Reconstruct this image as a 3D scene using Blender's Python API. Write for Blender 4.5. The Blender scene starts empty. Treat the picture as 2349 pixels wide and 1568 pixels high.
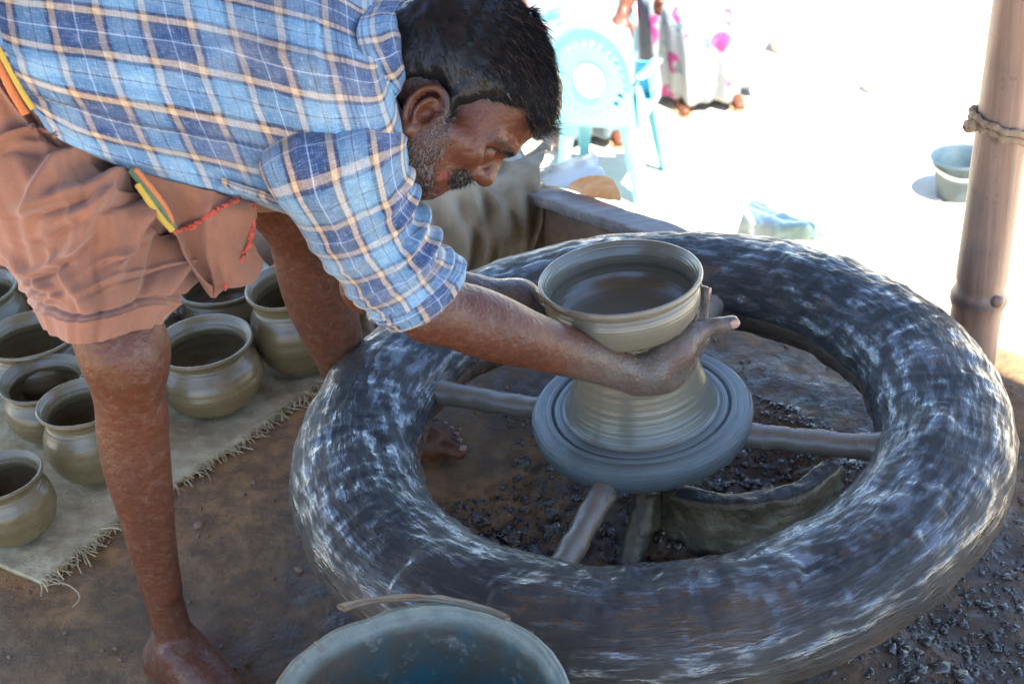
import bpy, bmesh, math, random
import numpy as np
from mathutils import Vector, Matrix
rng = np.random.default_rng(7)
random.seed(7)
SC = bpy.context.scene
COL = SC.collection

# ------------------------------------------------------------------ camera
CAM = np.array([-0.174, -1.731, 1.455])
_p, _r = 0.5674, 0.115
_up0 = np.array([0, math.sin(_p), math.cos(_p)])
FW = np.array([0, math.cos(_p), -math.sin(_p)])
_x = np.array([1.0, 0, 0])
RT = math.cos(_r) * _x - math.sin(_r) * _up0
UP = math.sin(_r) * _x + math.cos(_r) * _up0
FPX = 3400.0                      # focal length in pixels of a 2348 wide survey of the photograph
cam_d = bpy.data.cameras.new('camera'); cam = bpy.data.objects.new('camera', cam_d); COL.objects.link(cam)
cam_d.sensor_width = 36.0; cam_d.lens = FPX / 2348.0 * 36.0
cam_d.clip_start = 0.05; cam_d.clip_end = 1000
M = Matrix(((RT[0], UP[0], -FW[0], CAM[0]), (RT[1], UP[1], -FW[1], CAM[1]), (RT[2], UP[2], -FW[2], CAM[2]), (0, 0, 0, 1)))
cam.matrix_world = M
SC.camera = cam
cam_d.dof.use_dof = True; cam_d.dof.focus_distance = 2.0; cam_d.dof.aperture_fstop = 7.0

# ------------------------------------------------------------------ sky, sun, exposure
SUN_EL, SUN_AZ = math.radians(62), math.radians(150)      # azimuth clockwise from +Y: high sun from the right, behind the camera
w = bpy.data.worlds.new('World'); SC.world = w; w.use_nodes = True
nt = w.node_tree; bg = nt.nodes['Background']
sky = nt.nodes.new('ShaderNodeTexSky'); sky.sky_type = 'NISHITA'; sky.sun_disc = False
sky.ozone_density = 2.0; sky.dust_density = 0.0; sky.air_density = .8
sky.sun_elevation = SUN_EL; sky.sun_rotation = SUN_AZ
nt.links.new(sky.outputs[0], bg.inputs[0]); bg.inputs[1].default_value = 0.12
sd = bpy.data.lights.new('sun', 'SUN'); sd.energy = 5.0; sd.angle = math.radians(0.5); sd.color = (1, .94, .84)
sun = bpy.data.objects.new('sun', sd); COL.objects.link(sun)
S = Vector((math.sin(SUN_AZ) * math.cos(SUN_EL), math.cos(SUN_AZ) * math.cos(SUN_EL), math.sin(SUN_EL)))
sun.rotation_euler = S.to_track_quat('Z', 'Y').to_euler(); sun.location = S * 20
SC.view_settings.view_transform = 'Standard'; SC.view_settings.look = 'None'
SC.view_settings.exposure = 2.78; SC.view_settings.gamma = 1.0
SC.view_settings.use_curve_mapping = False
SC.render.engine = 'CYCLES'
SC.cycles.use_denoising = True
SC.cycles.max_bounces = 8; SC.cycles.diffuse_bounces = 5; SC.cycles.caustics_reflective = False
SC.cycles.sample_clamp_indirect = 6.0

# ------------------------------------------------------------------ helpers
def ray(px, py):
    return FW + (px - 1174) / FPX * RT - (py - 784) / FPX * UP
def W(px, py, y=None, z=None, d=None, x=None):
    """world point where the sight line of a survey pixel meets a plane"""
    r = ray(px, py)
    if d is not None: t = d
    elif y is not None: t = (y - CAM[1]) / r[1]
    elif z is not None: t = (z - CAM[2]) / r[2]
    else: t = (x - CAM[0]) / r[0]
    return CAM + t * r
def V3(p): return Vector((float(p[0]), float(p[1]), float(p[2])))

def hash3(ix, iy, iz, seed):
    n = (ix * 374761393 + iy * 668265263 + iz * 1274126177 + seed * 144665) & 0xffffffff
    n = ((n ^ (n >> 13)) * 1274126177) & 0xffffffff
    n = (n ^ (n >> 16)) & 0xffff
    return n / 32767.5 - 1.0
def vnoise(P, seed=0):
    P = np.asarray(P, float); i = np.floor(P).astype(np.int64); f = P - i; f = f * f * (3 - 2 * f)
    out = 0
    for dx in (0, 1):
        wx = f[..., 0] if dx else 1 - f[..., 0]
        for dy in (0, 1):
            wy = f[..., 1] if dy else 1 - f[..., 1]
            for dz in (0, 1):
                wz = f[..., 2] if dz else 1 - f[..., 2]
                out = out + wx * wy * wz * hash3(i[..., 0] + dx, i[..., 1] + dy, i[..., 2] + dz, seed)
    return out
def fbm(P, octs=4, seed=0, gain=.5):
    P = np.asarray(P, float); a = 1.0; o = 0; s = 1.0
    for k in range(octs):
        o = o + a * vnoise(P * s + 17.3 * k, seed + k); a *= gain; s *= 2.03
    return o

def tag(o, label=None, cat=None, group=None, kind=None):
    if label: o['label'] = label
    if cat: o['category'] = cat
    if group: o['group'] = group
    if kind: o['kind'] = kind
    return o
def empty(name, loc, label=None, cat=None, group=None):
    o = bpy.data.objects.new(name, None); COL.objects.link(o); o.location = V3(loc); o.empty_display_size = .05
    bpy.context.view_layer.update()
    return tag(o, label, cat, group)
def link(name, me, mat, parent=None):
    o = bpy.data.objects.new(name, me); COL.objects.link(o)
    if mat is not None:
        for m in (mat if isinstance(mat, (list, tuple)) else [mat]): me.materials.append(m)
    if parent is not None:
        o.parent = parent
        # geometry is given in world coordinates: cancel the parents' locations
        off = Vector((0, 0, 0)); q = parent
        while q is not None: off += q.location; q = q.parent
        o.location = -off
    return o
def mesh_obj(name, verts, faces, mat, parent=None, uv=None, smooth=True, attrs=None, matidx=None):
    me = bpy.data.meshes.new(name)
    verts = np.asarray(verts, float).reshape(-1, 3)
    if isinstance(faces, np.ndarray):
        n = faces.shape[0]; k = faces.shape[1]
        me.vertices.add(len(verts)); me.vertices.foreach_set('co', verts.ravel().astype(np.float32))
        me.loops.add(n * k); me.loops.foreach_set('vertex_index', faces.ravel().astype(np.int32))
        me.polygons.add(n); me.polygons.foreach_set('loop_start', np.arange(0, n * k, k, dtype=np.int32))
        me.polygons.foreach_set('loop_total', np.full(n, k, np.int32))
        me.update(calc_edges=True)
    else:
        me.from_pydata([tuple(v) for v in verts], [], [tuple(int(i) for i in f) for f in faces]); me.update()
    if smooth: me.polygons.foreach_set('use_smooth', np.ones(len(me.polygons), bool))
    if uv is not None:
        l = me.uv_layers.new(name='UVMap'); vi = np.zeros(len(me.loops), np.int32); me.loops.foreach_get('vertex_index', vi)
        l.data.foreach_set('uv', np.asarray(uv, np.float32).reshape(-1, 2)[vi].ravel())
    if attrs:
        for k_, a in attrs.items():
            at = me.attributes.new(k_, 'FLOAT', 'POINT'); at.data.foreach_set('value', np.asarray(a, np.float32))
    if matidx is not None: me.polygons.foreach_set('material_index', np.asarray(matidx, np.int32))
    me.validate()
    return link(name, me, mat, parent)
def grid_faces(n, m, cu=False, cv=False, flip=False):
    i = np.arange(n if cu else n - 1); j = np.arange(m if cv else m - 1)
    I, J = np.meshgrid(i, j, indexing='ij'); I2 = (I + 1) % n; J2 = (J + 1) % m
    f = np.stack([I * m + J, I2 * m + J, I2 * m + J2, I * m + J2], -1).reshape(-1, 4)
    return f[:, ::-1] if flip else f
def grid_normals(P, cu=False, cv=False):
    def d(A, ax, c):
        if c: return np.roll(A, -1, ax) - np.roll(A, 1, ax)
        return np.gradient(A, axis=ax)
    n = np.cross(d(P, 0, cu), d(P, 1, cv)); return n / (np.linalg.norm(n, axis=-1, keepdims=True) + 1e-12)
def grid_obj(name, P, mat, parent=None, cu=False, cv=False, uv=None, flip=False, caps=False, attrs=None):
    n, m = P.shape[:2]; f = grid_faces(n, m, cu, cv, flip)
    V = P.reshape(-1, 3)
    if caps:                                             # close both ends (ring direction = v)
        f = [tuple(q) for q in f] + [tuple(range(m))[::-1 if not flip else 1], tuple(range((n - 1) * m, n * m))[::1 if not flip else -1]]
    return mesh_obj(name, V, f, mat, parent, None if uv is None else uv.reshape(-1, 2), True, attrs)
def catmull(P, n, closed=False):
    """resample a control polyline (k, ..., 3) along axis 0 to n points"""
    P = np.asarray(P, float); k = P.shape[0]
    if closed: t = np.linspace(0, k, n, endpoint=False); g = lambda i: P[i % k]
    else: t = np.linspace(0, k - 1, n); g = lambda i: P[np.clip(i, 0, k - 1)]
    i = np.floor(t).astype(int)
    if not closed: i = np.minimum(i, k - 2)
    f = (t - i).reshape((-1,) + (1,) * (P.ndim - 1))
    a, b, c, d = g(i - 1), g(i), g(i + 1), g(i + 2)
    return .5 * (2 * b + (c - a) * f + (2 * a - 5 * b + 4 * c - d) * f ** 2 + (3 * b - a - 3 * c + d) * f ** 3)
def tube(pts, rad, seg=12, n=None):
    """swept round tube as a grid (n, seg, 3)"""
    pts = np.asarray(pts, float); rad = np.broadcast_to(np.asarray(rad, float), (len(pts),)).copy()
    if n:
        pts = catmull(pts, n); rad = np.interp(np.linspace(0, 1, n), np.linspace(0, 1, len(rad)), rad)
    T = np.gradient(pts, axis=0); T /= np.linalg.norm(T, axis=1, keepdims=True) + 1e-12
    up = np.array([0, 0, 1.0]) if abs(T[0][2]) < .9 else np.array([1.0, 0, 0])
    out = []; nrm = np.cross(T[0], up); nrm /= np.linalg.norm(nrm)
    a = np.linspace(0, 2 * math.pi, seg, endpoint=False)
    for k in range(len(pts)):
        nrm = nrm - T[k] * nrm.dot(T[k]); nrm /= np.linalg.norm(nrm); b = np.cross(T[k], nrm)
        out.append(pts[k] + rad[k] * (np.cos(a)[:, None] * nrm + np.sin(a)[:, None] * b))
    return np.array(out)
def tube_obj(name, pts, rad, mat, parent=None, seg=12, n=None, noise=0, nscale=30, nseed=0):
    P = tube(pts, rad, seg, n)
    if noise: P = P + grid_normals(P, False, True)[..., :] * (fbm(P * nscale, 3, nseed) * noise)[..., None]
    return grid_obj(name, P, mat, parent, cv=True, caps=True)
def join_grids(gr):
    """[(grid, cu, cv, caps)] -> verts, faces"""
    V = []; F = []; o = 0
    for P, cu, cv, caps in gr:
        n, m = P.shape[:2]; f = grid_faces(n, m, cu, cv) + o
        F += [tuple(q) for q in f]
        if caps: F += [tuple(range(o, o + m))[::-1], tuple(range(o + (n - 1) * m, o + n * m))]
        V.append(P.reshape(-1, 3)); o += n * m
    return np.concatenate(V), F
def lathe(profile, seg=96, loc=(0, 0, 0), rot=None):
    pr = np.asarray(profile, float); a = np.linspace(0, 2 * math.pi, seg, endpoint=False)
    P = np.stack([pr[:, None, 0] * np.cos(a), pr[:, None, 0] * np.sin(a), np.broadcast_to(pr[:, None, 1], (len(pr), seg))], -1)
    if rot is not None: P = P @ np.asarray(rot).T
    return P + np.asarray(loc)
def box_grid(a, b, wid, thick, up=(0, 0, 1), bev=.004):
    """bar from a to b with a bevelled rectangular section -> (grid) ring along length"""
    a = np.asarray(a, float); b = np.asarray(b, float); t = (b - a) / np.linalg.norm(b - a)
    s = np.cross(t, np.asarray(up, float)); s /= np.linalg.norm(s); u = np.cross(s, t)
    hw, ht = wid / 2, thick / 2; c = bev
    sec = [(hw - c, -ht), (hw, -ht + c), (hw, ht - c), (hw - c, ht), (-hw + c, ht), (-hw, ht - c), (-hw, -ht + c), (-hw + c, -ht)]
    R = np.array([x * s + y * u for x, y in sec])
    k = (1 - c / hw)
    return np.array([a + R * k, a + t * c + R, b - t * c + R, b + R * k])
def ico(radius=1.0, sub=1):
    bm = bmesh.new(); bmesh.ops.create_icosphere(bm, subdivisions=sub, radius=radius)
    V = np.array([v.co[:] for v in bm.verts]); F = np.array([[v.index for v in f.verts] for f in bm.faces]); bm.free()
    return V, F

# ------------------------------------------------------------------ signed distance modelling for bodies
class Field:
    def __init__(s, lo, hi, h):
        s.lo = np.asarray(lo, float); s.h = h
        s.n = np.ceil((np.asarray(hi) - s.lo) / h).astype(int) + 1
        s.f = np.full(s.n, 1.0, np.float32)
    def _sl(s, lo, hi):
        a = np.clip(np.floor((lo - s.lo) / s.h).astype(int), 0, s.n); b = np.clip(np.ceil((hi - s.lo) / s.h).astype(int) + 1, 0, s.n)
        if (b <= a).any(): return None
        ax = [(s.lo[i] + np.arange(a[i], b[i]) * s.h).astype(np.float32) for i in range(3)]
        return (slice(a[0], b[0]), slice(a[1], b[1]), slice(a[2], b[2])), ax
    def _put(s, sl, d, k, sub=False):
        F = s.f[sl]
        if sub:
            d = -d; h = np.clip(.5 - .5 * (F - d) / k, 0, 1); s.f[sl] = F * (1 - h) + d * h + k * h * (1 - h)
        else:
            h = np.clip(.5 + .5 * (F - d) / k, 0, 1); s.f[sl] = F * (1 - h) + d * h - k * h * (1 - h)
    def cap(s, a, b, ra, rb=None, k=.01, sub=False, mg=0):
        rb = ra if rb is None else rb; a = np.asarray(a, float); b = np.asarray(b, float)
        m = max(ra, rb) + k * 1.5 + s.h * 3 + mg
        q = s._sl(np.minimum(a, b) - m, np.maximum(a, b) + m)
        if q is None: return
        sl, (X, Y, Z) = q; ba = b - a; L = float(ba @ ba) + 1e-12
        px = (X - a[0])[:, None, None]; py = (Y - a[1])[None, :, None]; pz = (Z - a[2])[None, None, :]
        t = np.clip((px * ba[0] + py * ba[1] + pz * ba[2]) / L, 0, 1).astype(np.float32)
        d = np.sqrt((px - t * ba[0]) ** 2 + (py - t * ba[1]) ** 2 + (pz - t * ba[2]) ** 2) - (ra + (rb - ra) * t)
        s._put(sl, d.astype(np.float32), k, sub)
    def ell(s, c, axes, r, k=.01, sub=False):
        c = np.asarray(c, float); A = np.asarray(axes, float); r = np.asarray(r, float)
        m = (np.abs(A) * r[:, None]).sum(0) + k * 1.5 + s.h * 3
        q = s._sl(c - m, c + m)
        if q is None: return
        sl, (X, Y, Z) = q
        px = (X - c[0])[:, None, None]; py = (Y - c[1])[None, :, None]; pz = (Z - c[2])[None, None, :]
        k0 = 0; k1 = 0
        for i in range(3):
            l = px * A[i, 0] + py * A[i, 1] + pz * A[i, 2]; k0 = k0 + (l / r[i]) ** 2; k1 = k1 + (l / r[i] ** 2) ** 2
        k0 = np.sqrt(k0); d = k0 * (k0 - 1) / (np.sqrt(k1) + 1e-9)
        s._put(sl, d.astype(np.float32), k, sub)
    def chain(s, pts, rad, k=.01, sub=False, n=None):
        """a smooth limb through the points; blended into the body once"""
        pts = np.asarray(pts, float); rad = np.array(np.broadcast_to(np.asarray(rad, float), (len(pts),)))
        if len(pts) > 2:
            n = n or 4 * len(pts); q = catmull(np.concatenate([pts, rad[:, None]], 1), n); pts, rad = q[:, :3], q[:, 3]
        m = rad.max() + k * 1.5 + s.h * 3
        q = s._sl(pts.min(0) - m, pts.max(0) + m)
        if q is None: return
        sl, ax = q; T = Field.__new__(Field); T.lo = np.array([a[0] for a in ax], float); T.h = s.h; T.n = np.array([len(a) for a in ax]); T.f = np.full(T.n, 1.0, np.float32)
        for i in range(len(pts) - 1): T.cap(pts[i], pts[i + 1], rad[i], rad[i + 1], 1e-4, False, .03 + k)
        s._put(sl, T.f, k, sub)
    def surface(s):
        F = s.f; n = np.array(F.shape); ins = F < 0
        cnt = np.zeros(n - 1, np.int8)
        for dx in (0, 1):
            for dy in (0, 1):
                for dz in (0, 1): cnt += ins[dx:n[0] - 1 + dx, dy:n[1] - 1 + dy, dz:n[2] - 1 + dz]
        act = (cnt > 0) & (cnt < 8); cells = np.argwhere(act)
        idx = np.full(n - 1, -1, np.int32); idx[act] = np.arange(len(cells), dtype=np.int32)
        corner = [F[cells[:, 0] + a, cells[:, 1] + b, cells[:, 2] + c] for a in (0, 1) for b in (0, 1) for c in (0, 1)]
        off = np.array([(a, b, c) for a in (0, 1) for b in (0, 1) for c in (0, 1)], float)
        acc = np.zeros((len(cells), 3)); num = np.zeros(len(cells))
        for i in range(8):
            for j in range(i + 1, 8):
                if np.abs(off[i] - off[j]).sum() != 1: continue
                c = (corner[i] < 0) != (corner[j] < 0)
                t = np.where(c, corner[i] / np.where(c, corner[i] - corner[j], 1), 0)
                p = off[i] + t[:, None] * (off[j] - off[i]); acc += p * c[:, None]; num += c
        verts = s.lo + (cells + acc / np.maximum(num, 1)[:, None]) * s.h
        faces = []
        for ax in range(3):
            a = [slice(1, -1)] * 3; b = [slice(1, -1)] * 3; a[ax] = slice(0, -1); b[ax] = slice(1, None)
            A = ins[tuple(a)]; Bq = ins[tuple(b)]; e = np.argwhere(A != Bq); sgn = A[tuple(e.T)]
            e = e + 1; e[:, ax] -= 1
            u, v = (ax + 1) % 3, (ax + 2) % 3
            def q(du, dv):
                c = e.copy(); c[:, u] += du; c[:, v] += dv; return idx[tuple(c.T)]
            f = np.stack([q(-1, -1), q(0, -1), q(0, 0), q(-1, 0)], -1)
            f[~sgn] = f[~sgn][:, ::-1]; faces.append(f)
        faces = np.concatenate(faces); faces = faces[(faces >= 0).all(1)]
        return verts, faces
# ------------------------------------------------------------------ materials
class MB:
    def __init__(s, name):
        s.m = bpy.data.materials.new(name); s.m.use_nodes = True; s.t = s.m.node_tree; s.b = s.t.nodes['Principled BSDF']
    def n(s, typ, **kw):
        x = s.t.nodes.new(typ)
        for k, v in kw.items():
            if k.startswith('i_'):
                x.inputs[k[2:] if not k[2:].isdigit() else int(k[2:])].default_value = v
            else: setattr(x, k, v)
        return x
    def l(s, a, b): s.t.links.new(a, b)
    def coord(s, kind='Object'): return s.n('ShaderNodeTexCoord').outputs[kind]
    def noise(s, vec, scale=5, detail=4, rough=.55, dist=0.0, sc=None):
        if sc is not None:
            mp = s.n('ShaderNodeMapping'); mp.inputs['Scale'].default_value = sc; s.l(vec, mp.inputs[0]); vec = mp.outputs[0]
        x = s.n('ShaderNodeTexNoise'); s.l(vec, x.inputs['Vector'])
        x.inputs['Scale'].default_value = scale; x.inputs['Detail'].default_value = detail
        x.inputs['Roughness'].default_value = rough; x.inputs['Distortion'].default_value = dist
        return x.outputs['Fac']
    def ramp(s, fac, stops, interp='LINEAR'):
        r = s.n('ShaderNodeValToRGB'); s.l(fac, r.inputs[0]); cr = r.color_ramp; cr.interpolation = interp
        cr.elements.remove(cr.elements[1])
        for k, (p, c) in enumerate(stops):
            if k: e = cr.elements.new(p)
            else: e = cr.elements[0]; e.position = p
            e.color = (c, c, c, 1) if isinstance(c, (int, float)) else (*c, 1)
        return r.outputs[0]
    def mix(s, fac, a, b, blend='MIX'):
        x = s.n('ShaderNodeMix', data_type='RGBA', blend_type=blend)
        for sock, v in ((x.inputs[0], fac), (x.inputs[6], a), (x.inputs[7], b)):
            if hasattr(v, 'node'): s.l(v, sock)
            elif isinstance(v, (int, float)): sock.default_value = v if sock.type == 'VALUE' else (v, v, v, 1)
            else: sock.default_value = (*v, 1)
        return x.outputs[2]
    def math(s, op, a, b=0.0):
        x = s.n('ShaderNodeMath', operation=op)
        for sock, v in ((x.inputs[0], a), (x.inputs[1], b)):
            if hasattr(v, 'node'): s.l(v, sock)
            else: sock.default_value = v
        return x.outputs[0]
    def attr(s, name): return s.n('ShaderNodeAttribute', attribute_name=name).outputs['Fac']
    def bump(s, h, strength=.3, dist=.01, prev=None):
        x = s.n('ShaderNodeBump'); s.l(h, x.inputs['Height']); x.inputs['Strength'].default_value = strength; x.inputs['Distance'].default_value = dist
        if prev is not None: s.l(prev, x.inputs['Normal'])
        return x.outputs[0]
    def done(s, color=None, rough=None, normal=None, **kw):
        for nm, v in (('Base Color', color), ('Roughness', rough), ('Normal', normal), *kw.items()):
            if v is None: continue
            sock = s.b.inputs[nm]
            if hasattr(v, 'node'): s.l(v, sock)
            elif isinstance(v, tuple) and len(v) == 3 and sock.type == 'RGBA': sock.default_value = (*v, 1)
            else: sock.default_value = v
        return s.m

def simple(name, c1, c2=None, rough=.6, scale=12, bump=.15, bdist=.004, kind='Object', sc=None, **kw):
    m = MB(name); co = m.coord(kind); f = m.noise(co, scale, 5, .6, sc=sc)
    c = m.ramp(f, [(.35, c1), (.65, c2 or c1)])
    return m.done(c, rough, m.bump(m.noise(co, scale * 3, 4, sc=sc), bump, bdist), **kw)

# wet potter's clay, thrown: fine horizontal rings (v of the UV runs along the profile)
def clay_mat(name, c1, c2, rough, rings=120, bump=.12, spots=.0):
    m = MB(name); co = m.coord('Object'); uv = m.coord('UV')
    ring = m.noise(uv, 1.0, 5, .7, sc=(2.5, rings * 2.2, 1))
    blot = m.noise(co, 9, 5, .6)
    c = m.mix(m.ramp(ring, [(.3, 0.0), (.7, 1.0)]), c1, c2)
    c = m.mix(m.ramp(blot, [(.35, 0.0), (.7, .55)]), c, tuple(.62 * x for x in c1))
    oi = m.n('ShaderNodeObjectInfo').outputs['Random']; c = m.mix(m.math('MULTIPLY', oi, .45), c, tuple(.55 * x for x in c1))
    r = m.ramp(m.noise(co, 14, 4), [(.3, rough * .75), (.7, min(1, rough * 1.3))])
    nb = m.bump(ring, bump, .003); nb = m.bump(m.noise(co, 90, 3), .06, .002, nb)
    return m.done(c, r, nb)
M_pot = clay_mat('wet clay pot', (.16, .108, .048), (.225, .157, .078), .26, 70, .12)
M_bowl = clay_mat('fresh clay bowl', (.15, .125, .085), (.20, .17, .12), .18, 40, .12)
M_hub = clay_mat('wheel head clay', (.11, .12, .10), (.17, .17, .145), .16, 45, .6)

def rim_mat():
    m = MB('wheel rim clay'); uv = m.coord('UV'); co = m.coord('Object')
    dash = m.noise(uv, 1, 3, .6, sc=(17, 58, 1)); dash2 = m.noise(uv, 1, 3, .6, sc=(46, 130, 1)); blot = m.noise(co, 7, 5, .62)
    fine = m.noise(uv, 1, 4, .7, sc=(90, 330, 1))
    c = m.ramp(blot, [(.30, (.018, .017, .016)), (.5, (.034, .030, .026)), (.72, (.075, .06, .044))])
    c = m.mix(m.ramp(dash, [(.55, 0.0), (.75, .35)]), c, (.11, .10, .085))
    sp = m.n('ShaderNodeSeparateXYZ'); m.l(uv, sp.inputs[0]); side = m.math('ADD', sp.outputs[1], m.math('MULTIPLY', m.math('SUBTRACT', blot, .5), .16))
    c = m.mix(m.ramp(side, [(.05, .6), (.22, .6), (.30, 0.0)]), c, m.mix(blot, (.17, .11, .065), (.10, .075, .05)))   # warm light on the lower outer wall, painted in as brown
    wet = m.ramp(m.math('ADD', m.math('MULTIPLY', dash, .75), m.math('MULTIPLY', blot, .25)), [(.455, .66), (.52, .40), (.585, .16)])
    nb = m.bump(dash, .4, .010); nb = m.bump(dash2, .3, .005, nb); nb = m.bump(fine, .15, .002, nb)
    sp_ = m.ramp(wet, [(.2, 1.0), (.45, .5), (.66, .32)])
    return m.done(c, wet, nb, **{'Specular IOR Level': sp_})
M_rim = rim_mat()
M_spoke = clay_mat('spoke clay', (.17, .13, .085), (.24, .19, .125), .3, 20, .3)

def ground_mat():
    m = MB('trodden earth'); co = m.coord('Object')
    big = m.noise(co, 2.3, 6, .6, .4); mid = m.noise(co, 9, 5, .6); fine = m.noise(co, 70, 4, .6)
    c = m.ramp(big, [(.3, (.115, .07, .038)), (.5, (.25, .135, .058)), (.7, (.38, .175, .065))])
    c = m.mix(m.ramp(mid, [(.5, 0.0), (.75, .55)]), c, (.15, .115, .085))
    c = m.mix(m.ramp(m.noise(co, 26, 5, .7), [(.42, .55), (.6, 0.0)]), c, (.085, .056, .034))
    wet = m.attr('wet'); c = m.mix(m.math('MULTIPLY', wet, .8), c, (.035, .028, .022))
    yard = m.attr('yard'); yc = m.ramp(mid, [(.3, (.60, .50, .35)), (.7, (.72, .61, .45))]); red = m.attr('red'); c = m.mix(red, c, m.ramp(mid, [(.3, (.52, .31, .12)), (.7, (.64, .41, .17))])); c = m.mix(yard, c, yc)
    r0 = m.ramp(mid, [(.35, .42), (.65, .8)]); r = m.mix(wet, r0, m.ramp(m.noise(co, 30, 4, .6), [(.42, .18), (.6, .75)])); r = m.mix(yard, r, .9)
    nb = m.bump(mid, .8, .014); nb = m.bump(m.noise(co, 28, 5, .65), .7, .007, nb); nb = m.bump(fine, .6, .004, nb)
    return m.done(c, r, nb, **{'Specular IOR Level': m.mix(wet, .1, .45)})
M_ground = ground_mat()
M_mud = simple('wet mud crumbs', (.028, .022, .017), (.075, .052, .035), .2, 40, .7, .004, **{'Specular IOR Level': .7})
M_mudwall = simple('mud wall', (.13, .075, .045), (.26, .15, .085), .8, 9, .6, .01)
M_pivot = simple('dark wet clay', (.022, .019, .013), (.055, .046, .030), .45, 16, .6, .008)

def skin_mat(name='skin', base=(.105, .034, .0155), dark=(.055, .018, .0095)):
    m = MB(name); co = m.coord('Object')
    mot = m.noise(co, 16, 5, .6); fine = m.noise(co, 240, 3, .6); por = m.noise(co, 110, 2)
    c = m.mix(m.ramp(mot, [(.25, .15), (.75, .75)]), base, dark)
    c = m.mix(m.attr('stubble'), c, (.03, .024, .022))
    c = m.mix(m.attr('lip'), c, (.16, .045, .035))
    clay = m.math('MULTIPLY', m.attr('clay'), m.ramp(m.noise(co, 28, 5), [(.25, .35), (.6, 1.0)])); c = m.mix(clay, c, (.10, .078, .06))
    dust = m.math('MULTIPLY', m.attr('dust'), m.ramp(m.noise(co, 75, 6, .75), [(.48, 0.0), (.8, .4)])); c = m.mix(dust, c, (.24, .16, .115))
    nb = m.bump(fine, .4, .0018); nb = m.bump(por, .35, .0035, nb); nb = m.bump(m.noise(co, 55, 4, .6), .18, .006, nb)
    nb = m.bump(m.math('MULTIPLY', m.noise(co, 70, 5, .65), clay), .55, .004, nb)
    r = m.mix(clay, m.ramp(mot, [(.3, .38), (.7, .52)]), m.ramp(m.noise(co, 45, 4), [(.4, .2), (.6, .5)]))
    return m.done(c, r, nb, **{'Subsurface Weight': .06, 'Subsurface Radius': (.6, .2, .1), 'Subsurface Scale': .006, 'Specular IOR Level': .34})
M_skin = skin_mat()
M_hair = simple('black hair', (.005, .005, .006), (.012, .010, .010), .4, 60, .1, .002, **{'Specular IOR Level': .25})
M_hair2 = simple('brown sunlit hair', (.035, .02, .012), (.07, .04, .022), .38, 60, .1, .002)  # lit copy of the black hair, sunlight put into its colour
M_grey = simple('grey hair', (.20, .18, .17), (.36, .34, .32), .5, 60, .1, .002)
M_nail = simple('nail', (.30, .16, .12), (.36, .21, .16), .3, 50, .05, .001)

def plaid(name, pu, pv, fade=.0, off=(0, 0)):
    """woven check: u runs along the stripes (m), v across (m)"""
    m = MB(name); uv = m.coord('UV'); co = m.coord('Object')
    wob = m.noise(co, 14, 3); sx = m.n('ShaderNodeSeparateXYZ'); m.l(uv, sx.inputs[0])
    def band(val, period, o):
        v = m.math('ADD', m.math('DIVIDE', val, period), o)
        v = m.math('ADD', v, m.math('MULTIPLY', m.math('SUBTRACT', wob, .5), .05))
        return m.math('FRACT', v)
    LB = (.11, .27, .42); LB2 = (.21, .37, .49); NV = (.010, .038, .115); NV2 = (.02, .07, .18); TAN = (.58, .40, .22); INK = (.014, .018, .05); WH = (.62, .66, .70)
    def weave(val, period, o, main):
        f = band(val, period, o)
        st = [(0, TAN), (.055, TAN), (.07, INK), (.105, INK), (.115, LB), (.27, LB2), (.283, INK), (.295, LB2), (.44, LB), (.45, INK), (.485, INK), (.495, TAN), (.555, TAN), (.565, INK), (.60, NV), (.765, NV2), (.775, WH), (.788, NV2), (.94, NV), (.955, INK), (.985, INK), (.99, TAN)]
        return m.ramp(f, st)
    a = weave(sx.outputs[1], pv, off[1], 1); b = weave(sx.outputs[0], pu, off[0], 0)
    c = m.mix(.42, a, b)
    thread = m.noise(uv, 1, 2, .5, sc=(90, 1400, 1)); thread2 = m.noise(uv, 1, 2, .5, sc=(1400, 90, 1))
    slub = m.math('ADD', m.math('MULTIPLY', thread, .5), m.math('MULTIPLY', thread2, .5))
    c = m.mix(m.ramp(slub, [(.38, .35), (.6, 0.0)]), c, (.01, .02, .06))
    c = m.mix(m.ramp(slub, [(.52, 0.0), (.68, .4)]), c, (.62, .66, .72))
    worn = m.noise(co, 9, 5, .65); c = m.mix(m.ramp(worn, [(.45, 0.0), (.75, .32)]), c, (.46, .50, .52))
    seam = m.attr('seam'); c = m.mix(m.math('MULTIPLY', seam, .75), c, (.03, .035, .07))
    nb = m.bump(slub, .25, .0015); nb = m.bump(m.noise(co, 36, 3), .18, .006, nb)
    return m.done(c, .85, nb, **{'Sheen Weight': .15})
M_plaid = plaid('blue check cotton', .104, .090)
M_plaid2 = plaid('blue check cotton sleeve', .094, .086, off=(.3, .25))

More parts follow.
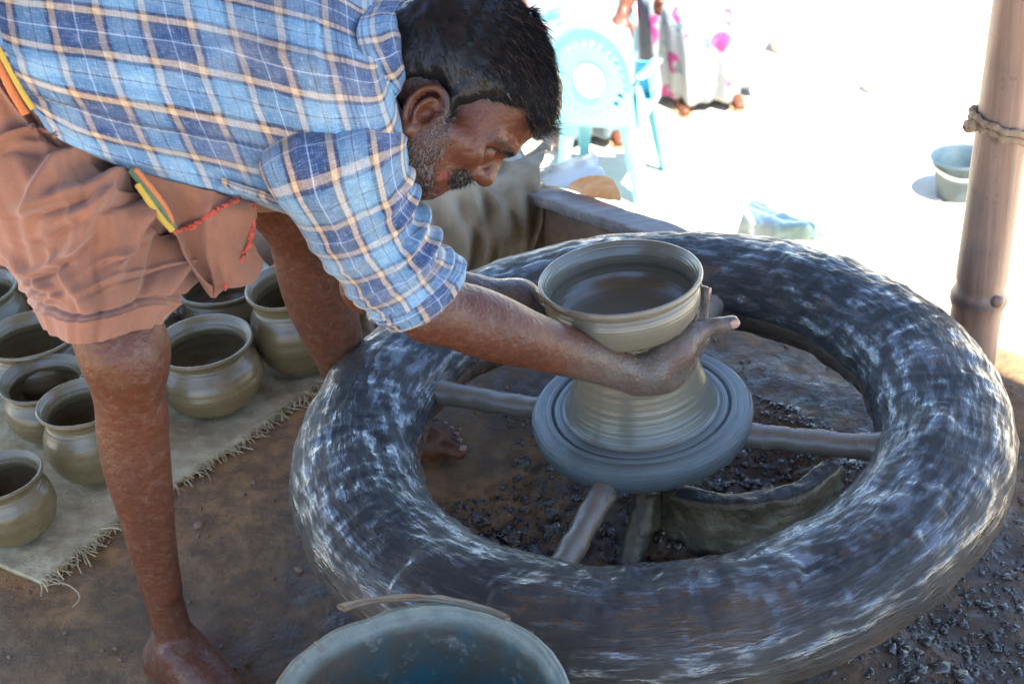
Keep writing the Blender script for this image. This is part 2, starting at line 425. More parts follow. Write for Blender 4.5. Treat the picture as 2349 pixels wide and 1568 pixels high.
def cotton(name, c1, c2, scale=7, bump=.25):
    m = MB(name); co = m.coord('Object'); uv = m.coord('UV')
    f = m.noise(co, scale, 5, .65); c = m.ramp(f, [(.32, c1), (.68, c2)])
    t = m.noise(uv, 1, 2, .5, sc=(60, 900, 1)); t2 = m.noise(uv, 1, 2, .5, sc=(900, 60, 1)); s_ = m.math('ADD', m.math('MULTIPLY', t, .5), m.math('MULTIPLY', t2, .5))
    c = m.mix(m.ramp(s_, [(.4, .3), (.6, 0.0)]), c, tuple(.5 * x for x in c1))
    dirt = m.noise(co, 23, 5, .7); c = m.mix(m.ramp(dirt, [(.6, 0.0), (.8, .45)]), c, (.10, .075, .06))
    nb = m.bump(s_, .2, .0012); nb = m.bump(m.noise(co, 30, 4), bump, .006, nb)
    return m.done(c, .88, nb, **{'Sheen Weight': .2})
M_sarong = cotton('faded salmon cotton', (.20, .082, .046), (.275, .118, .068))
M_red = cotton('red selvedge', (.40, .045, .02), (.50, .07, .03)); M_yel = cotton('yellow band', (.40, .26, .03), (.48, .33, .05)); M_grn = cotton('green band', (.05, .10, .06), (.08, .15, .085)); M_org = cotton('orange band', (.42, .12, .035), (.5, .16, .05))
M_sack = simple('jute sacking', (.35, .245, .12), (.53, .40, .22), .95, 30, .7, .004)
M_canvas = simple('old canvas sheet', (.17, .12, .065), (.38, .29, .18), .9, 7, .6)
M_tarp = simple('pale plastic sheet', (.55, .58, .50), (.72, .70, .60), .45, 8, .5, .01)
M_tarpg = simple('green grey plastic sheet', (.25, .45, .36), (.66, .70, .58), .45, 5, .5, .01)
M_orange = simple('orange plastic sheet', (.75, .28, .05), (.80, .42, .15), .5, 8, .4, .01)
M_plank = simple('weathered plank', (.17, .15, .13), (.30, .265, .225), .7, 5, .5, .004, sc=(1, 14, 14))
M_basin = None
def basin_mat():
    m = MB('clay smeared tub'); co = m.coord('Object'); f = m.noise(co, 6, 6, .65, .5); g = m.noise(co, 45, 5, .65)
    c = m.ramp(f, [(.36, (.03, .11, .12)), (.5, (.075, .075, .055)), (.6, (.10, .058, .03))])
    c = m.mix(m.ramp(g, [(.58, 0.0), (.72, .7)]), c, (.30, .27, .2))
    c = m.mix(m.math('MULTIPLY', m.attr('lip'), m.ramp(g, [(.3, .5), (.6, 1.0)])), c, (.21, .20, .15))
    nb = m.bump(f, .3, .01); nb = m.bump(g, .6, .004, nb)
    return m.done(c, m.ramp(f, [(.35, .35), (.7, .6)]), nb)
M_basin = basin_mat()
def bamboo_mat():
    m = MB('dry bamboo'); co = m.coord('Object'); st = m.noise(co, 1, 5, .6, sc=(60, 60, 2.2)); bl = m.noise(co, 7, 5, .65)
    c = m.ramp(st, [(.3, (.15, .085, .055)), (.7, (.31, .19, .13))]); c = m.mix(m.ramp(bl, [(.42, 0.0), (.7, .75)]), c, (.12, .09, .07)); c = m.mix(m.ramp(m.noise(co, 34, 5, .7), [(.6, 0.0), (.7, .6)]), c, (.08, .06, .05))
    z = m.attr('node'); c = m.mix(z, c, (.09, .06, .045))
    return m.done(c, .5, m.bump(m.math('ADD', st, bl), .3, .004))
M_bamboo = bamboo_mat()
M_rope = simple('coir rope', (.20, .13, .075), (.34, .23, .13), .95, 80, .6, .003)
M_chair = simple('pale blue plastic', (.10, .33, .40), (.12, .36, .43), .35, 4, .05, .002)
M_bucket = simple('grey rubber bucket', (.02, .042, .056), (.036, .066, .085), .6, 14, .3, .004)
M_blue = simple('deep blue plastic', (.01, .035, .42), (.015, .05, .5), .3, 5, .05, .002)
M_thatch = simple('thatch', (.07, .05, .03), (.13, .095, .055), .95, 20, .6, .02)
M_stone = simple('grey stone', (.22, .22, .23), (.36, .35, .35), .9, 8, .5, .01)
def floral(name, base, f1, f2):
    m = MB(name); co = m.coord('Object'); v = m.n('ShaderNodeTexVoronoi'); m.l(co, v.inputs['Vector']); v.inputs['Scale'].default_value = 8
    msk = m.ramp(m.noise(co, 4.5, 3), [(.5, 0.0), (.56, 1.0)]); d = m.ramp(v.outputs['Distance'], [(.38, 1.0), (.5, 0.0)])
    c = m.mix(m.math('MULTIPLY', msk, d), base, f1); msk2 = m.ramp(m.noise(co, 16, 3), [(.6, 0.0), (.66, .7)]); c = m.mix(msk2, c, f2)
    return m.done(c, .85, m.bump(m.noise(co, 14, 3), .3, .02))
M_floral = floral('white floral cotton', (.22, .25, .28), (.24, .03, .15), (.05, .11, .13))
M_print = floral('pale print cotton', (.11, .15, .17), (.03, .09, .11), (.10, .06, .055))
# ------------------------------------------------------------------ ground, shed
NRM = np.array([.853, .522]); TAN2 = np.array([.522, -.853]); EDGE = .73     # the open side of the shed and its eave line
def sstep(x): x = np.clip(x, 0, 1); return x * x * (3 - 2 * x)
YARD = -1.4
def axis_pts(lo, hi, step, far, k):
    c = np.arange(lo, hi, step); o = np.array([step * 1.5 * 1.22 ** i for i in range(k)]).cumsum(); o = o[o < far]
    return np.concatenate([(lo - o)[::-1], c, hi + o])
gx = axis_pts(-1.15, .95, .0075, 60, 70); gy = axis_pts(-.75, 1.2, .0075, 60, 70)
GX, GY = np.meshgrid(gx, gy, indexing='ij')
_a1 = W(1207, 442, z=.165); _b1 = W(1480, 533, z=.165); _sl = (_b1[1] - _a1[1]) / (_b1[0] - _a1[0])
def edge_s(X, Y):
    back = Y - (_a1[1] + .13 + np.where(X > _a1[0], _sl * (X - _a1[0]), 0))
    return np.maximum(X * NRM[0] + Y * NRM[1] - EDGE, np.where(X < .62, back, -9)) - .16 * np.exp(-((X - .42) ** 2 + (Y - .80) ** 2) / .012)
def ground_z(X, Y, detail=True):
    X = np.asarray(X, float); Y = np.asarray(Y, float)
    P = np.stack([X, Y, 0 * X], -1); r = np.hypot(X, Y)
    s = edge_s(X, Y) + .03 * vnoise(P * 3, 5)
    z = YARD * sstep(s / 1.1)
    near = (1 - sstep((np.hypot(X, Y) - 1.6) / 1.5))
    z = z + near * (.006 * fbm(P * 5, 3, 1) + .0028 * fbm(P * 26, 3, 2))
    pit = 1 - sstep((r - .22) / .14)
    z = z - .03 * pit + pit * (.020 * np.abs(fbm(P * 22, 4, 3)) + .008 * np.abs(fbm(P * 60, 2, 4))) 
    return z
GZ = ground_z(GX, GY)
r_ = np.hypot(GX, GY); Pn = np.stack([GX, GY, 0 * GX], -1)
wet = np.clip((1 - sstep((r_ - .46) / .16)) + .5 * (1 - sstep((np.hypot(GX - .42, GY + .32) - .08) / .26)) + .35 * fbm(Pn * 6, 3, 9), 0, 1)  # wet mud, spread wider to also paint in the shade under the rim
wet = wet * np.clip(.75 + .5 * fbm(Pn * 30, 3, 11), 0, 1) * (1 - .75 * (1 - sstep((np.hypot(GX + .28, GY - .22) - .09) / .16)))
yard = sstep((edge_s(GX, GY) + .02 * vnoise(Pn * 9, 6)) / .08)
red = sstep((-(GX * NRM[0] + GY * NRM[1]) - 1.2) / .5) * (GY < 3); yard = np.maximum(yard, sstep((np.hypot(GX, GY) - 4) / 2) * (1 - red))  # red: ochre earth out of view, added to bounce warm light into the shed
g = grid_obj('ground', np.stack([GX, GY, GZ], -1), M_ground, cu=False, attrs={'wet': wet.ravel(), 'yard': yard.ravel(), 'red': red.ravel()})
tag(g, kind='structure')

def NT(n, t, z): return np.array([n * NRM[0] + t * TAN2[0], n * NRM[1] + t * TAN2[1], z])
# thatched roof over the work place (outside the picture, but it makes the shade)
def roof():
    t = empty('shed_roof', NT(-.6, 0, 2.3), 'thatched roof of the open shed above the potter', 'roof')
    n = np.linspace(-1.95, EDGE - .07, 28); tt = np.linspace(-3.6, 4.2, 48); N, T = np.meshgrid(n, tt, indexing='ij')
    T = np.maximum(T, (N * NRM[1] - 1.12) / -TAN2[1])
    Z = 2.25 + .9 * (1 - np.abs((N + .8) / 1.6)) + .03 * fbm(np.stack([N * 6, T * 6, 0 * N], -1), 3, 4)
    P = N[..., None] * np.array([*NRM, 0]) + T[..., None] * np.array([*TAN2, 0]); P[..., 2] = Z
    Q = P.copy(); Q[..., 2] += .16
    ring = np.concatenate([P, Q[:, ::-1]], 1)
    grid_obj('thatch', ring, M_thatch, t, cv=True, caps=True, flip=True)
    for k in range(8):
        tk = -.6 + k * .6
        grid_obj('rafter', np.concatenate([tube([NT(EDGE - .12, tk, 2.21), NT(-.8, tk, 3.12)], .035, 8)]), M_bamboo, t, cv=True, caps=True)
roof()

# ------------------------------------------------------------------ bamboo post with rope
def post():
    b = W(2238, 790, z=.0); b = np.array([.605, .315, -.15])
    p1 = W(2262, 560, y=.315); p2 = W(2345, 0, y=.315)
    d = (p2 - p1) / (p2[2] - p1[2]); base = p1 + d * (-.15 - p1[2]); top = p1 + d * (2.35 - p1[2])
    t = empty('bamboo_post', base, 'thick brown bamboo post at the open edge of the shed', 'post')
    n = 260; s = np.linspace(0, 1, n); L = np.linalg.norm(top - base)
    seg = 40; a = np.linspace(0, 2 * math.pi, seg, endpoint=False)
    ax = (top - base) / L; u = np.cross(ax, [0, 1, 0]); u /= np.linalg.norm(u); v = np.cross(ax, u)
    nodes = []
    pn = np.linalg.norm(W(2245, 680, y=.315) - base); k = pn
    while k < L: nodes.append(k); k += .62
    nodes.append(pn - .5) if pn > .5 else None
    rad = np.full(n, .0415); nd = np.zeros(n); ll = s * L
    for q in nodes:
        rad += .0055 * np.exp(-((ll - q) / .012) ** 2) - .003 * np.exp(-((ll - q - .022) / .010) ** 2); nd += np.exp(-((ll - q - .004) / .006) ** 2)
    P = base + s[:, None, None] * (top - base) + rad[:, None, None] * (np.cos(a)[None, :, None] * u + np.sin(a)[None, :, None] * v)
    P += grid_normals(P, False, True) * (.0012 * fbm(P * np.array([30, 30, 6]), 3, 8))[..., None]
    grid_obj('culm', P, M_bamboo, t, cv=True, caps=True, attrs={'node': np.repeat(np.clip(nd, 0, 1), seg)})
    # a bud scar on the lower joint
    q = base + ax * (pn + .012); c = q + .044 * np.array([.35, -.93, 0]); V, F = ico(1, 2)
    mesh_obj('bud', c + V * np.array([.012, .007, .011]), F, M_bamboo, t)
    # rope: two strands round the post, a knot at the left
    rt = np.linalg.norm(W(2300, 325, y=.27) - base)
    r = empty('rope', base + ax * rt, 'coir rope tied round the bamboo post', 'rope')
    for off, nm in ((0, 'strand'), (.011, 'strand')):
        aa = np.linspace(0, 2 * math.pi, 60); pts = base + ax * (rt + off) + .0015 * np.sin(aa * 9)[:, None] * ax - (np.cos(aa) * .012)[:, None] * ax * -1
        pts = pts + (.049 + .0012 * np.sin(aa * 23)[:, None]) * (np.cos(aa)[:, None] * u + np.sin(aa)[:, None] * v)
        grid_obj(nm, tube(pts, .0058 + .001 * np.sin(aa * 40), 10), M_rope, r, cv=True)
    sgn = -1 if u[0] > 0 else 1
    kc = base + ax * (rt + .012) + sgn * u * .053 + np.array([-.004, -.012, 0]); kn = []
    for k in range(4):
        a3 = rng.uniform(-1, 1, 3); a3 /= np.linalg.norm(a3); b3 = np.cross(a3, rng.uniform(-1, 1, 3)); b3 /= np.linalg.norm(b3); th = np.linspace(0, 6.1, 16)
        kn.append((tube(kc + .008 * (np.cos(th)[:, None] * a3 + np.sin(th)[:, None] * b3), .0045, 8), False, True, False))
    V, F = join_grids(kn); mesh_obj('knot', V, F, M_rope, r)
post()

# ------------------------------------------------------------------ low mud bank with plank and sheets behind the wheel
def bank():
    # runs behind the wheel; the canvas and the plank lie on it
    a = W(780, 610, z=0); xs = np.linspace(-1.5, .14, 110)
    a1 = W(1207, 442, z=.165); b1 = W(1480, 533, z=.165); sl = (b1[1] - a1[1]) / (b1[0] - a1[0])
    front = lambda x: a1[1] + .012 + sl * (x - a1[0]) if x > a1[0] else a1[1] + .012 + .015 * np.sin((x - a1[0]) * 7)
    prof = [(-.02, -.02), (.0, .05), (.012, .11), (.03, .135), (.07, .14), (.10, .135), (.125, .08), (.14, -.06), (.15, -.3)]
    P = np.array([[(x, front(x) + d, z) for d, z in catmull(np.array(prof) * [1 if x < -.2 else .62, 1], 30)] for x in xs])
    P += grid_normals(P) * (.007 * fbm(P * 9, 4, 21))[..., None]
    o = grid_obj('mud_bank', P, M_mudwall, flip=False, caps=True); tag(o, 'low brown mud bank behind the wheel, under the plank', 'mud bank')
bank()

def plank():
    z = .165
    a0 = W(1246, 414, z=z); a1 = W(1207, 442, z=z); b1 = W(1480, 533, z=z); b0 = W(1655, 524, z=z)
    d = (b1 - a1); d /= np.linalg.norm(d); wd = np.linalg.norm(a0 - a1) * .92; s = np.cross(d, [0, 0, 1.0]); s /= np.linalg.norm(s)
    if s.dot(a0 - a1) < 0: s = -s
    L = .43; th = .024
    n = 60; sec = []
    for u in np.linspace(0, 1, n):
        c = a1 + d * L * u
        sec.append([c, c + s * wd, c + s * wd - np.array([0, 0, th]), c - np.array([0, 0, th])])
    S4 = np.array(sec)
    ring = np.concatenate([S4[:, [0]] * (1 - k) + S4[:, [1]] * k for k in np.linspace(0.02, .98, 9)] + [S4[:, [1]] * (1 - k) + S4[:, [2]] * k for k in (.12, .5, .88)] + [S4[:, [2]] * (1 - k) + S4[:, [3]] * k for k in (0.02, .98)] + [S4[:, [3]] * (1 - k) + S4[:, [0]] * k for k in (.12, .5, .88)], 1)
    ring += .0018 * np.stack([fbm(ring * 30, 3, k) for k in (1, 2, 3)], -1)
    o = grid_obj('wooden_plank', ring, M_plank, cv=True, caps=True); tag(o, 'grey weathered plank lying on the mud bank behind the wheel', 'plank')
plank()

def sheet(name, rows, n, m, mat, label, cat, amp, sc, seed, parent=None, ridged=.0, thick=.002, fold=None):
    P = catmull(np.array(rows), n); P = catmull(P.transpose(1, 0, 2), m).transpose(1, 0, 2)
    N = grid_normals(P); f = fbm(P * sc, 4, seed)
    if ridged: f = (1 - ridged) * f + ridged * (.6 - np.abs(fbm(P * sc * .8, 3, seed + 3)) * 1.6)
    if fold is not None: f = f + fold(*np.meshgrid(np.linspace(0, 1, n), np.linspace(0, 1, m), indexing='ij'))
    P = P + N * (amp * f)[..., None]
    u = np.linspace(0, 1, n); v = np.linspace(0, 1, m); U, Vv = np.meshgrid(u, v, indexing='ij')
    o = grid_obj(name, P, mat, parent, uv=np.stack([U, Vv], -1))
    so = o.modifiers.new('thickness', 'SOLIDIFY'); so.thickness = thick; so.offset = 0
    if label: tag(o, label, cat)
    return o
E1 = [(780, 512), (860, 492), (945, 467), (1060, 440), (1150, 420), (1237, 402)]
rows = []
rows.append([W(x + 30, y - 70, z=.17) for x, y in E1])
rows.append([W(x + 14, y - 36, z=.19) for x, y in E1])
rows.append([W(x, y, z=.185) for x, y in E1])
def down(dz, dy, sk=0): return [W(x, y, z=.185) + np.array([sk * i, dy - .0 * i, dz]) for i, (x, y) in enumerate(E1)]
rows.append(down(-.05, -.035)); rows.append(down(-.11, -.05, -.004)); rows.append(down(-.165, -.075, -.012)); rows.append(down(-.183, -.12, -.02))
sheet('canvas_sheet', rows, 90, 150, M_canvas, 'old cream canvas sheet draped over the mud bank', 'canvas', .026, np.array([13, 9, 4]), 31, ridged=.7, fold=lambda u, v: sstep((u - .3) / .2) * (1.1 * np.sin(v * 34 + u * 9 + 2 * np.sin(v * 11)) * sstep((v - .45) / .3) + .7 * np.sin(v * 60 - u * 14)) * .55)
# crumpled pale plastic and an orange sheet beyond the plank end
def patch(pts, z, mat, name, label, cat, amp, sc, seed, n=50, m=70, dz=0.0, ridged=.6):
    """pts: 3 rows x k of survey pixels"""
    rows = [[W(x, y, z=z + dz * i) for x, y in r] for i, r in enumerate(pts)]
    return sheet(name, rows, n, m, mat, label, cat, amp, sc, seed, ridged=ridged)
patch([[(1255, 428), (1320, 440), (1400, 452)], [(1225, 404), (1300, 405), (1390, 418)], [(1250, 385), (1310, 378), (1372, 362)], [(1225, 380), (1290, 370), (1360, 350)]], .165, M_tarp, 'plastic_sheet', 'crumpled pale plastic sheet at the near end of the plank', 'plastic sheet', .022, 12, 41, dz=.012)
patch([[(1300, 436), (1350, 446), (1425, 462)], [(1310, 420), (1360, 424), (1420, 440)], [(1330, 408), (1370, 405), (1405, 412)]], .178, M_orange, 'plastic_sheet', 'orange plastic sheet poking out beside the plank end', 'plastic sheet', .012, 16, 43, dz=.006)
patch([[(1060, 405), (1140, 388), (1215, 372)], [(1070, 385), (1140, 365), (1200, 350)], [(1100, 370), (1150, 352), (1190, 340)]], .17, M_tarp, 'plastic_sheet', 'pale sheet folded on the canvas below the face of the potter', 'plastic sheet', .016, 14, 44, dz=.02)
def slope_sheet(pts, mat, label, seed, amp, lift=.03):
    rows = []
    for r in pts:
        q = []
        for x, y, l in r: q.append(W(x, y, z=l))
        rows.append(q)
    return sheet('tarpaulin', rows, 50, 90, mat, label, 'tarpaulin', amp, 13, seed, ridged=.6)
slope_sheet([[(1690, 535, .02), (1760, 552, .02), (1850, 556, .02), (1960, 545, .02)], [(1700, 500, .06), (1780, 515, .05), (1860, 510, .06), (1965, 520, .03)], [(1712, 470, .06), (1790, 490, .05), (1880, 470, .05), (1955, 500, .02)], [(1725, 455, .02), (1800, 470, .03), (1900, 440, .04), (1950, 485, .02)]], M_tarpg, 'heap of crumpled greenish plastic sheet lying behind the wheel rim', 51, .02)

# ------------------------------------------------------------------ the yard beyond: chair, bucket, bystanders
def yardp(px, py): return W(px, py, z=YARD)
def chair():
    A = yardp(1262, 447); B = yardp(1440, 462); C = yardp(1545, 398); D = A + C - B
    c0 = (A + B + C + D) / 4; s = np.linalg.norm(B - A) / .42
    t = empty('plastic_chair', c0, 'pale blue plastic armchair with a pierced round back, in the sunny yard', 'chair')
    X = (B - A) / np.linalg.norm(B - A); Yv = np.cross([0, 0, 1.0], X)
    if Yv.dot(C - B) < 0: Yv = -Yv
    wd = .42 * s; dp = np.linalg.norm(C - B)
    def P(x, y, z): return c0 + X * x * wd / 2 + Yv * y * dp / 2 + np.array([0, 0, z * s])
    # legs: L-section shells, tapering downward
    def leg(sx, sy, top, w0, w1):
        rows = []
        for k, zz in enumerate(np.linspace(0, top, 10)):
            f = zz / top; wq = w1 + (w0 - w1) * f; sp = 1.12 - .2 * f
            c = P(sx * sp, sy * sp, zz); ex = -sx * X * wq * s; ey = -sy * Yv * wq * s; th = .006 * s
            rows.append([c, c + ex, c + ex + ey * .12, c + ex * .12 + ey * .12, c + ey + ex * .12, c + ey])
        grid_obj('leg', np.array(rows), M_chair, t, cv=True, caps=True)
    leg(-1, -1, .44, .085, .04); leg(1, -1, .62, .11, .05); leg(1, 1, .62, .085, .04); leg(-1, 1, .62, .085, .04)
    # seat
    q = []
    for v in np.linspace(-1, 1, 14):
        q.append([P(u * .98, v * .98, .42 - .02 * (1 - u * u) * (1 - v * v)) for u in np.linspace(-1, 1, 16)])
    so = grid_obj('seat', np.array(q), M_chair, t); md = so.modifiers.new('t', 'SOLIDIFY'); md.thickness = .02 * s
    # backrest: a shell with a round field of slots and a round medallion
    nb, mbk = 48, 64; V = []; F = []
    cz = .68
    def back(u, zz, off=0): return P(u, -1.06 - .22 * (zz - .42) / .45 * 1.0 + .22 * (1 - u * u) * -.25, zz) + Yv * off
    us = np.linspace(-1, 1, mbk); zs = np.linspace(.42, .98, nb); keep = []
    def inside(u, zz):
        lim = 1 - ((zz - cz) / .28) ** 2 * (1 if zz > cz else .35)
        if lim <= 0 or abs(u) > math.sqrt(max(lim, 0)) * 1.0: return False
        x = u * .25; z2 = zz - cz; r = math.hypot(x, z2); an = math.atan2(z2, x)
        if .175 < r < .205 and (an / (2 * math.pi) * 24) % 1 < .55: return False
        return True
    for z_ in zs:
        for u_ in us: V.append(back(u_, z_))
    for i in range(nb - 1):
        for j in range(mbk - 1):
            if inside((us[j] + us[j + 1]) / 2, (zs[i] + zs[i + 1]) / 2): F.append((i * mbk + j, i * mbk + j + 1, (i + 1) * mbk + j + 1, (i + 1) * mbk + j))
    bo = mesh_obj('backrest', V, F, M_chair, t); md = bo.modifiers.new('t', 'SOLIDIFY'); md.thickness = .012 * s
    a = np.linspace(0, 2 * math.pi, 40, endpoint=False)
    med = np.array([[back(math.cos(q_) * r / .25, cz + math.sin(q_) * r, -.012 * s - .004 * (1 - (r / .09) ** 2)) for q_ in a] for r in np.linspace(.005, .09, 6)])
    grid_obj('medallion', med, M_tarp, t, cv=True)
    rim = [back(u, cz + .28 * math.sqrt(max(0, 1 - u * u)), -.004) for u in np.linspace(-1, 1, 30)]
    grid_obj('back_rim', tube(rim, .014 * s, 8), M_chair, t, cv=True, caps=True)
    for sx in (-1, 1):
        pts = [back(sx * .97, .70), P(sx * 1.04, -.8, .66), P(sx * 1.1, 0, .645), P(sx * 1.1, .7, .64), P(sx * 1.05, .95, .61)]
        Pg = catmull(np.array(pts), 20); rows = np.array([[p - X * .028 * s, p - X * .026 * s + np.array([0, 0, .012 * s]), p + X * .026 * s + np.array([0, 0, .012 * s]), p + X * .028 * s] for p in Pg])
        grid_obj('armrest', rows, M_chair, t, cv=True, caps=True)
        # side panel under the arm
        q = [[P(sx * 1.02, v, .42 + (h * (.05 + .17 * (1 - sstep((v + .9) / .8))))) for v in np.linspace(-1, 1, 14)] for h in np.linspace(0, 1, 5)]
        po = grid_obj('side_panel', np.array(q), M_chair, t); md = po.modifiers.new('t', 'SOLIDIFY'); md.thickness = .012 * s
chair()
def bucket():
    b = yardp(2196, 446); s = .112
    t = empty('bucket', b, 'grey bucket standing in the bright yard beside the bamboo post', 'bucket')
    h = .17
    prof = [(.001, .01), (.72 * s, .0), (.74 * s, .01), (.84 * s, h * .5), (.97 * s, h * .95), (1.04 * s, h * .96), (1.05 * s, h), (1.0 * s, h * 1.01), (.95 * s, h * .96), (.80 * s, h * .5), (.70 * s, .03), (.001, .03)]
    grid_obj('shell', lathe(prof, 48, b), M_bucket, t, cv=True)
    a = np.linspace(.1, math.pi - .1, 24); grid_obj('bail', tube(b + np.stack([np.cos(a) * s * 1.03, -np.sin(a) * s * 1.0, h * .97 - np.sin(a) * .05], -1), .006, 8), M_stone, t, cv=True, caps=True)
bucket()
def blue_tub():
    b = yardp(1250, 80) + np.array([-.05, 0, 0])
    t = empty('blue_drum', b, 'deep blue plastic drum half hidden behind the head of the potter', 'drum')
    s = .17
    prof = [(.001, 0), (s * .9, 0), (s * .98, .03), (s, .1), (s * 1.03, .13), (s, .16), (s, .40), (s * 1.03, .43), (s, .46), (s * .95, .60), (s * .5, .66), (s * .3, .66), (s * .3, .70), (.001, .70)]
    grid_obj('drum_body', lathe(prof, 40, b), M_blue, t, cv=True)
    grid_obj('lid', lathe([(.001, .735), (s * .33, .735), (s * .34, .70), (s * .31, .70)], 30, b), M_blue, t, cv=True)
blue_tub()
def lid():
    b = yardp(1787, 268); o = grid_obj('pan_lid', lathe([(.001, .05), (.03, .05), (.08, .028), (.16, .012), (.168, .004), (.16, .0), (.08, .016), (.001, .03)], 40, b), M_tarp, cv=True)
    tag(o, 'flat metal pan lid lying on the bright ground behind the wheel', 'lid')
lid()
def slab(px, py, L, wd, hh, ang, label):
    b = yardp(px, py); d = np.array([math.cos(ang), math.sin(ang), 0]); V, F = ico(1, 3)
    V = np.sign(V) * np.abs(V) ** .45; V = V * (1 + .06 * fbm(V * 2, 3, int(px)))[:, None]
    V = V[:, [0]] * d * L / 2 + V[:, [1]] * np.array([-d[1], d[0], 0]) * wd / 2 + (V[:, [2]] + .8) * np.array([0, 0, hh / 2])
    o = mesh_obj('stone_block', b + V, F, M_stone); tag(o, label, 'stone', 'stones in the yard')
slab(1845, 110, .34, .16, .12, -.15, 'long grey stone block behind the floral skirt in the yard')
slab(2020, 205, .16, .12, .10, .5, 'small grey stone alone in the bright yard left of the post')

def bystander(foot_px, label, mat, w_, leanx, skirt_only):
    """a seated figure in the yard; the photograph shows the skirt and a foot"""
    b = yardp(*foot_px); t = empty('person', b, label, 'person')
    def P(x, y, z): return b + np.array([x, y, z])
    f = Field(P(-.6, -.3, -.05), P(.6, .75, 1.4), .018)
    hipz = .36
    for sx in (-1, 1):
        f.cap(P(sx * .10, .52, hipz), P(sx * .17, .08, .46), .09, .06, .03); f.cap(P(sx * .17, .08, .46), P(sx * .12, .05, .08), .055, .035, .03)
        f.chain([P(sx * .12, .09, .035), P(sx * .12, -.03, .03), P(sx * .125, -.11, .02)], [.035, .032, .026], .02)
        f.chain([P(sx * .18, .48, .84), P(sx * .26, .34, .60), P(sx * .20, .12, .54)], [.05, .042, .03], .02)
        for k in range(4): f.cap(P(sx * (.215 - k * .018), .10, .535), P(sx * (.20 - k * .02), .02, .50), .010, .008, .004)
    f.chain([P(0, .54, .36), P(0, .52, .6), P(0, .46, .84)], [.14, .12, .13], .05)
    f.cap(P(0, .45, .88), P(0, .43, 1.02), .05, .045, .03); f.ell(P(0, .41, 1.10), np.eye(3), (.075, .095, .115), .02); f.cap(P(0, .31, 1.10), P(0, .30, 1.07), .012, .016, .01)
    V, F = f.surface(); z = np.zeros(len(V)); mesh_obj('body', V, F, M_skin, t, attrs={'stubble': z, 'clay': z, 'lip': z, 'dust': z})
    hv, hf = ico(1, 3); hv = hv[:, :] * np.array([.085, .10, .10]) * (1 + .03 * fbm(hv * 5, 3, 3))[:, None]; mesh_obj('hair', P(0, .435, 1.135) + hv, hf, M_hair, t)
    # skirt: from the waist over the knees, falling to a rounded hem
    ang = np.linspace(0, 2 * math.pi, 96, endpoint=False)
    def ring(cx, cy, rx, ry, z, fold, k=9):
        rr = 1 + fold * np.sin(ang * k + z * 3) + fold * .7 * np.sin(ang * (k * 2 + 1) + 1.3)
        return np.stack([cx + rx * rr * np.cos(ang), cy + ry * rr * np.sin(ang), z + 0 * ang], -1)
    R = [ring(0, .54, .15, .13, .62, 0), ring(0, .48, .19, .19, .54, .01), ring(0, .30, .25, .36, .51, .02), ring(0, .25, .27, .38, .44, .03), ring(0, .23, .26, .36, .28, .06), ring(0, .23, .25, .33, .05, .08)]
    G = catmull(np.array(R), 40) * np.array([w_, 1, 1]) + b; so = grid_obj('skirt', G, mat, t, cv=True); md = so.modifiers.new('t', 'SOLIDIFY'); md.thickness = .006
    R = [ring(0, .46, .10, .09, .90, 0), ring(0, .48, .185, .13, .80, .01), ring(0, .52, .155, .14, .62, .02), ring(0, .53, .16, .15, .55, .02)]
    so = grid_obj('blouse', catmull(np.array(R), 20) + b, mat, t, cv=True); md = so.modifiers.new('t', 'SOLIDIFY'); md.thickness = .006
    for sx in (-1, 1):
        V, F = ico(1, 2); V = V * np.array([.05, .135, .012]); mesh_obj('sandal', P(sx * .122, -.01, .008) + V, F, M_rope, t)
    return t
bystander((1625, 240), 'person in a white skirt with magenta flowers, seated beyond the chair', M_floral, 1.0, 0, True)
bystander((1352, 322), 'person in a pale printed skirt seated behind the blue plastic chair', M_print, .95, 0, True)
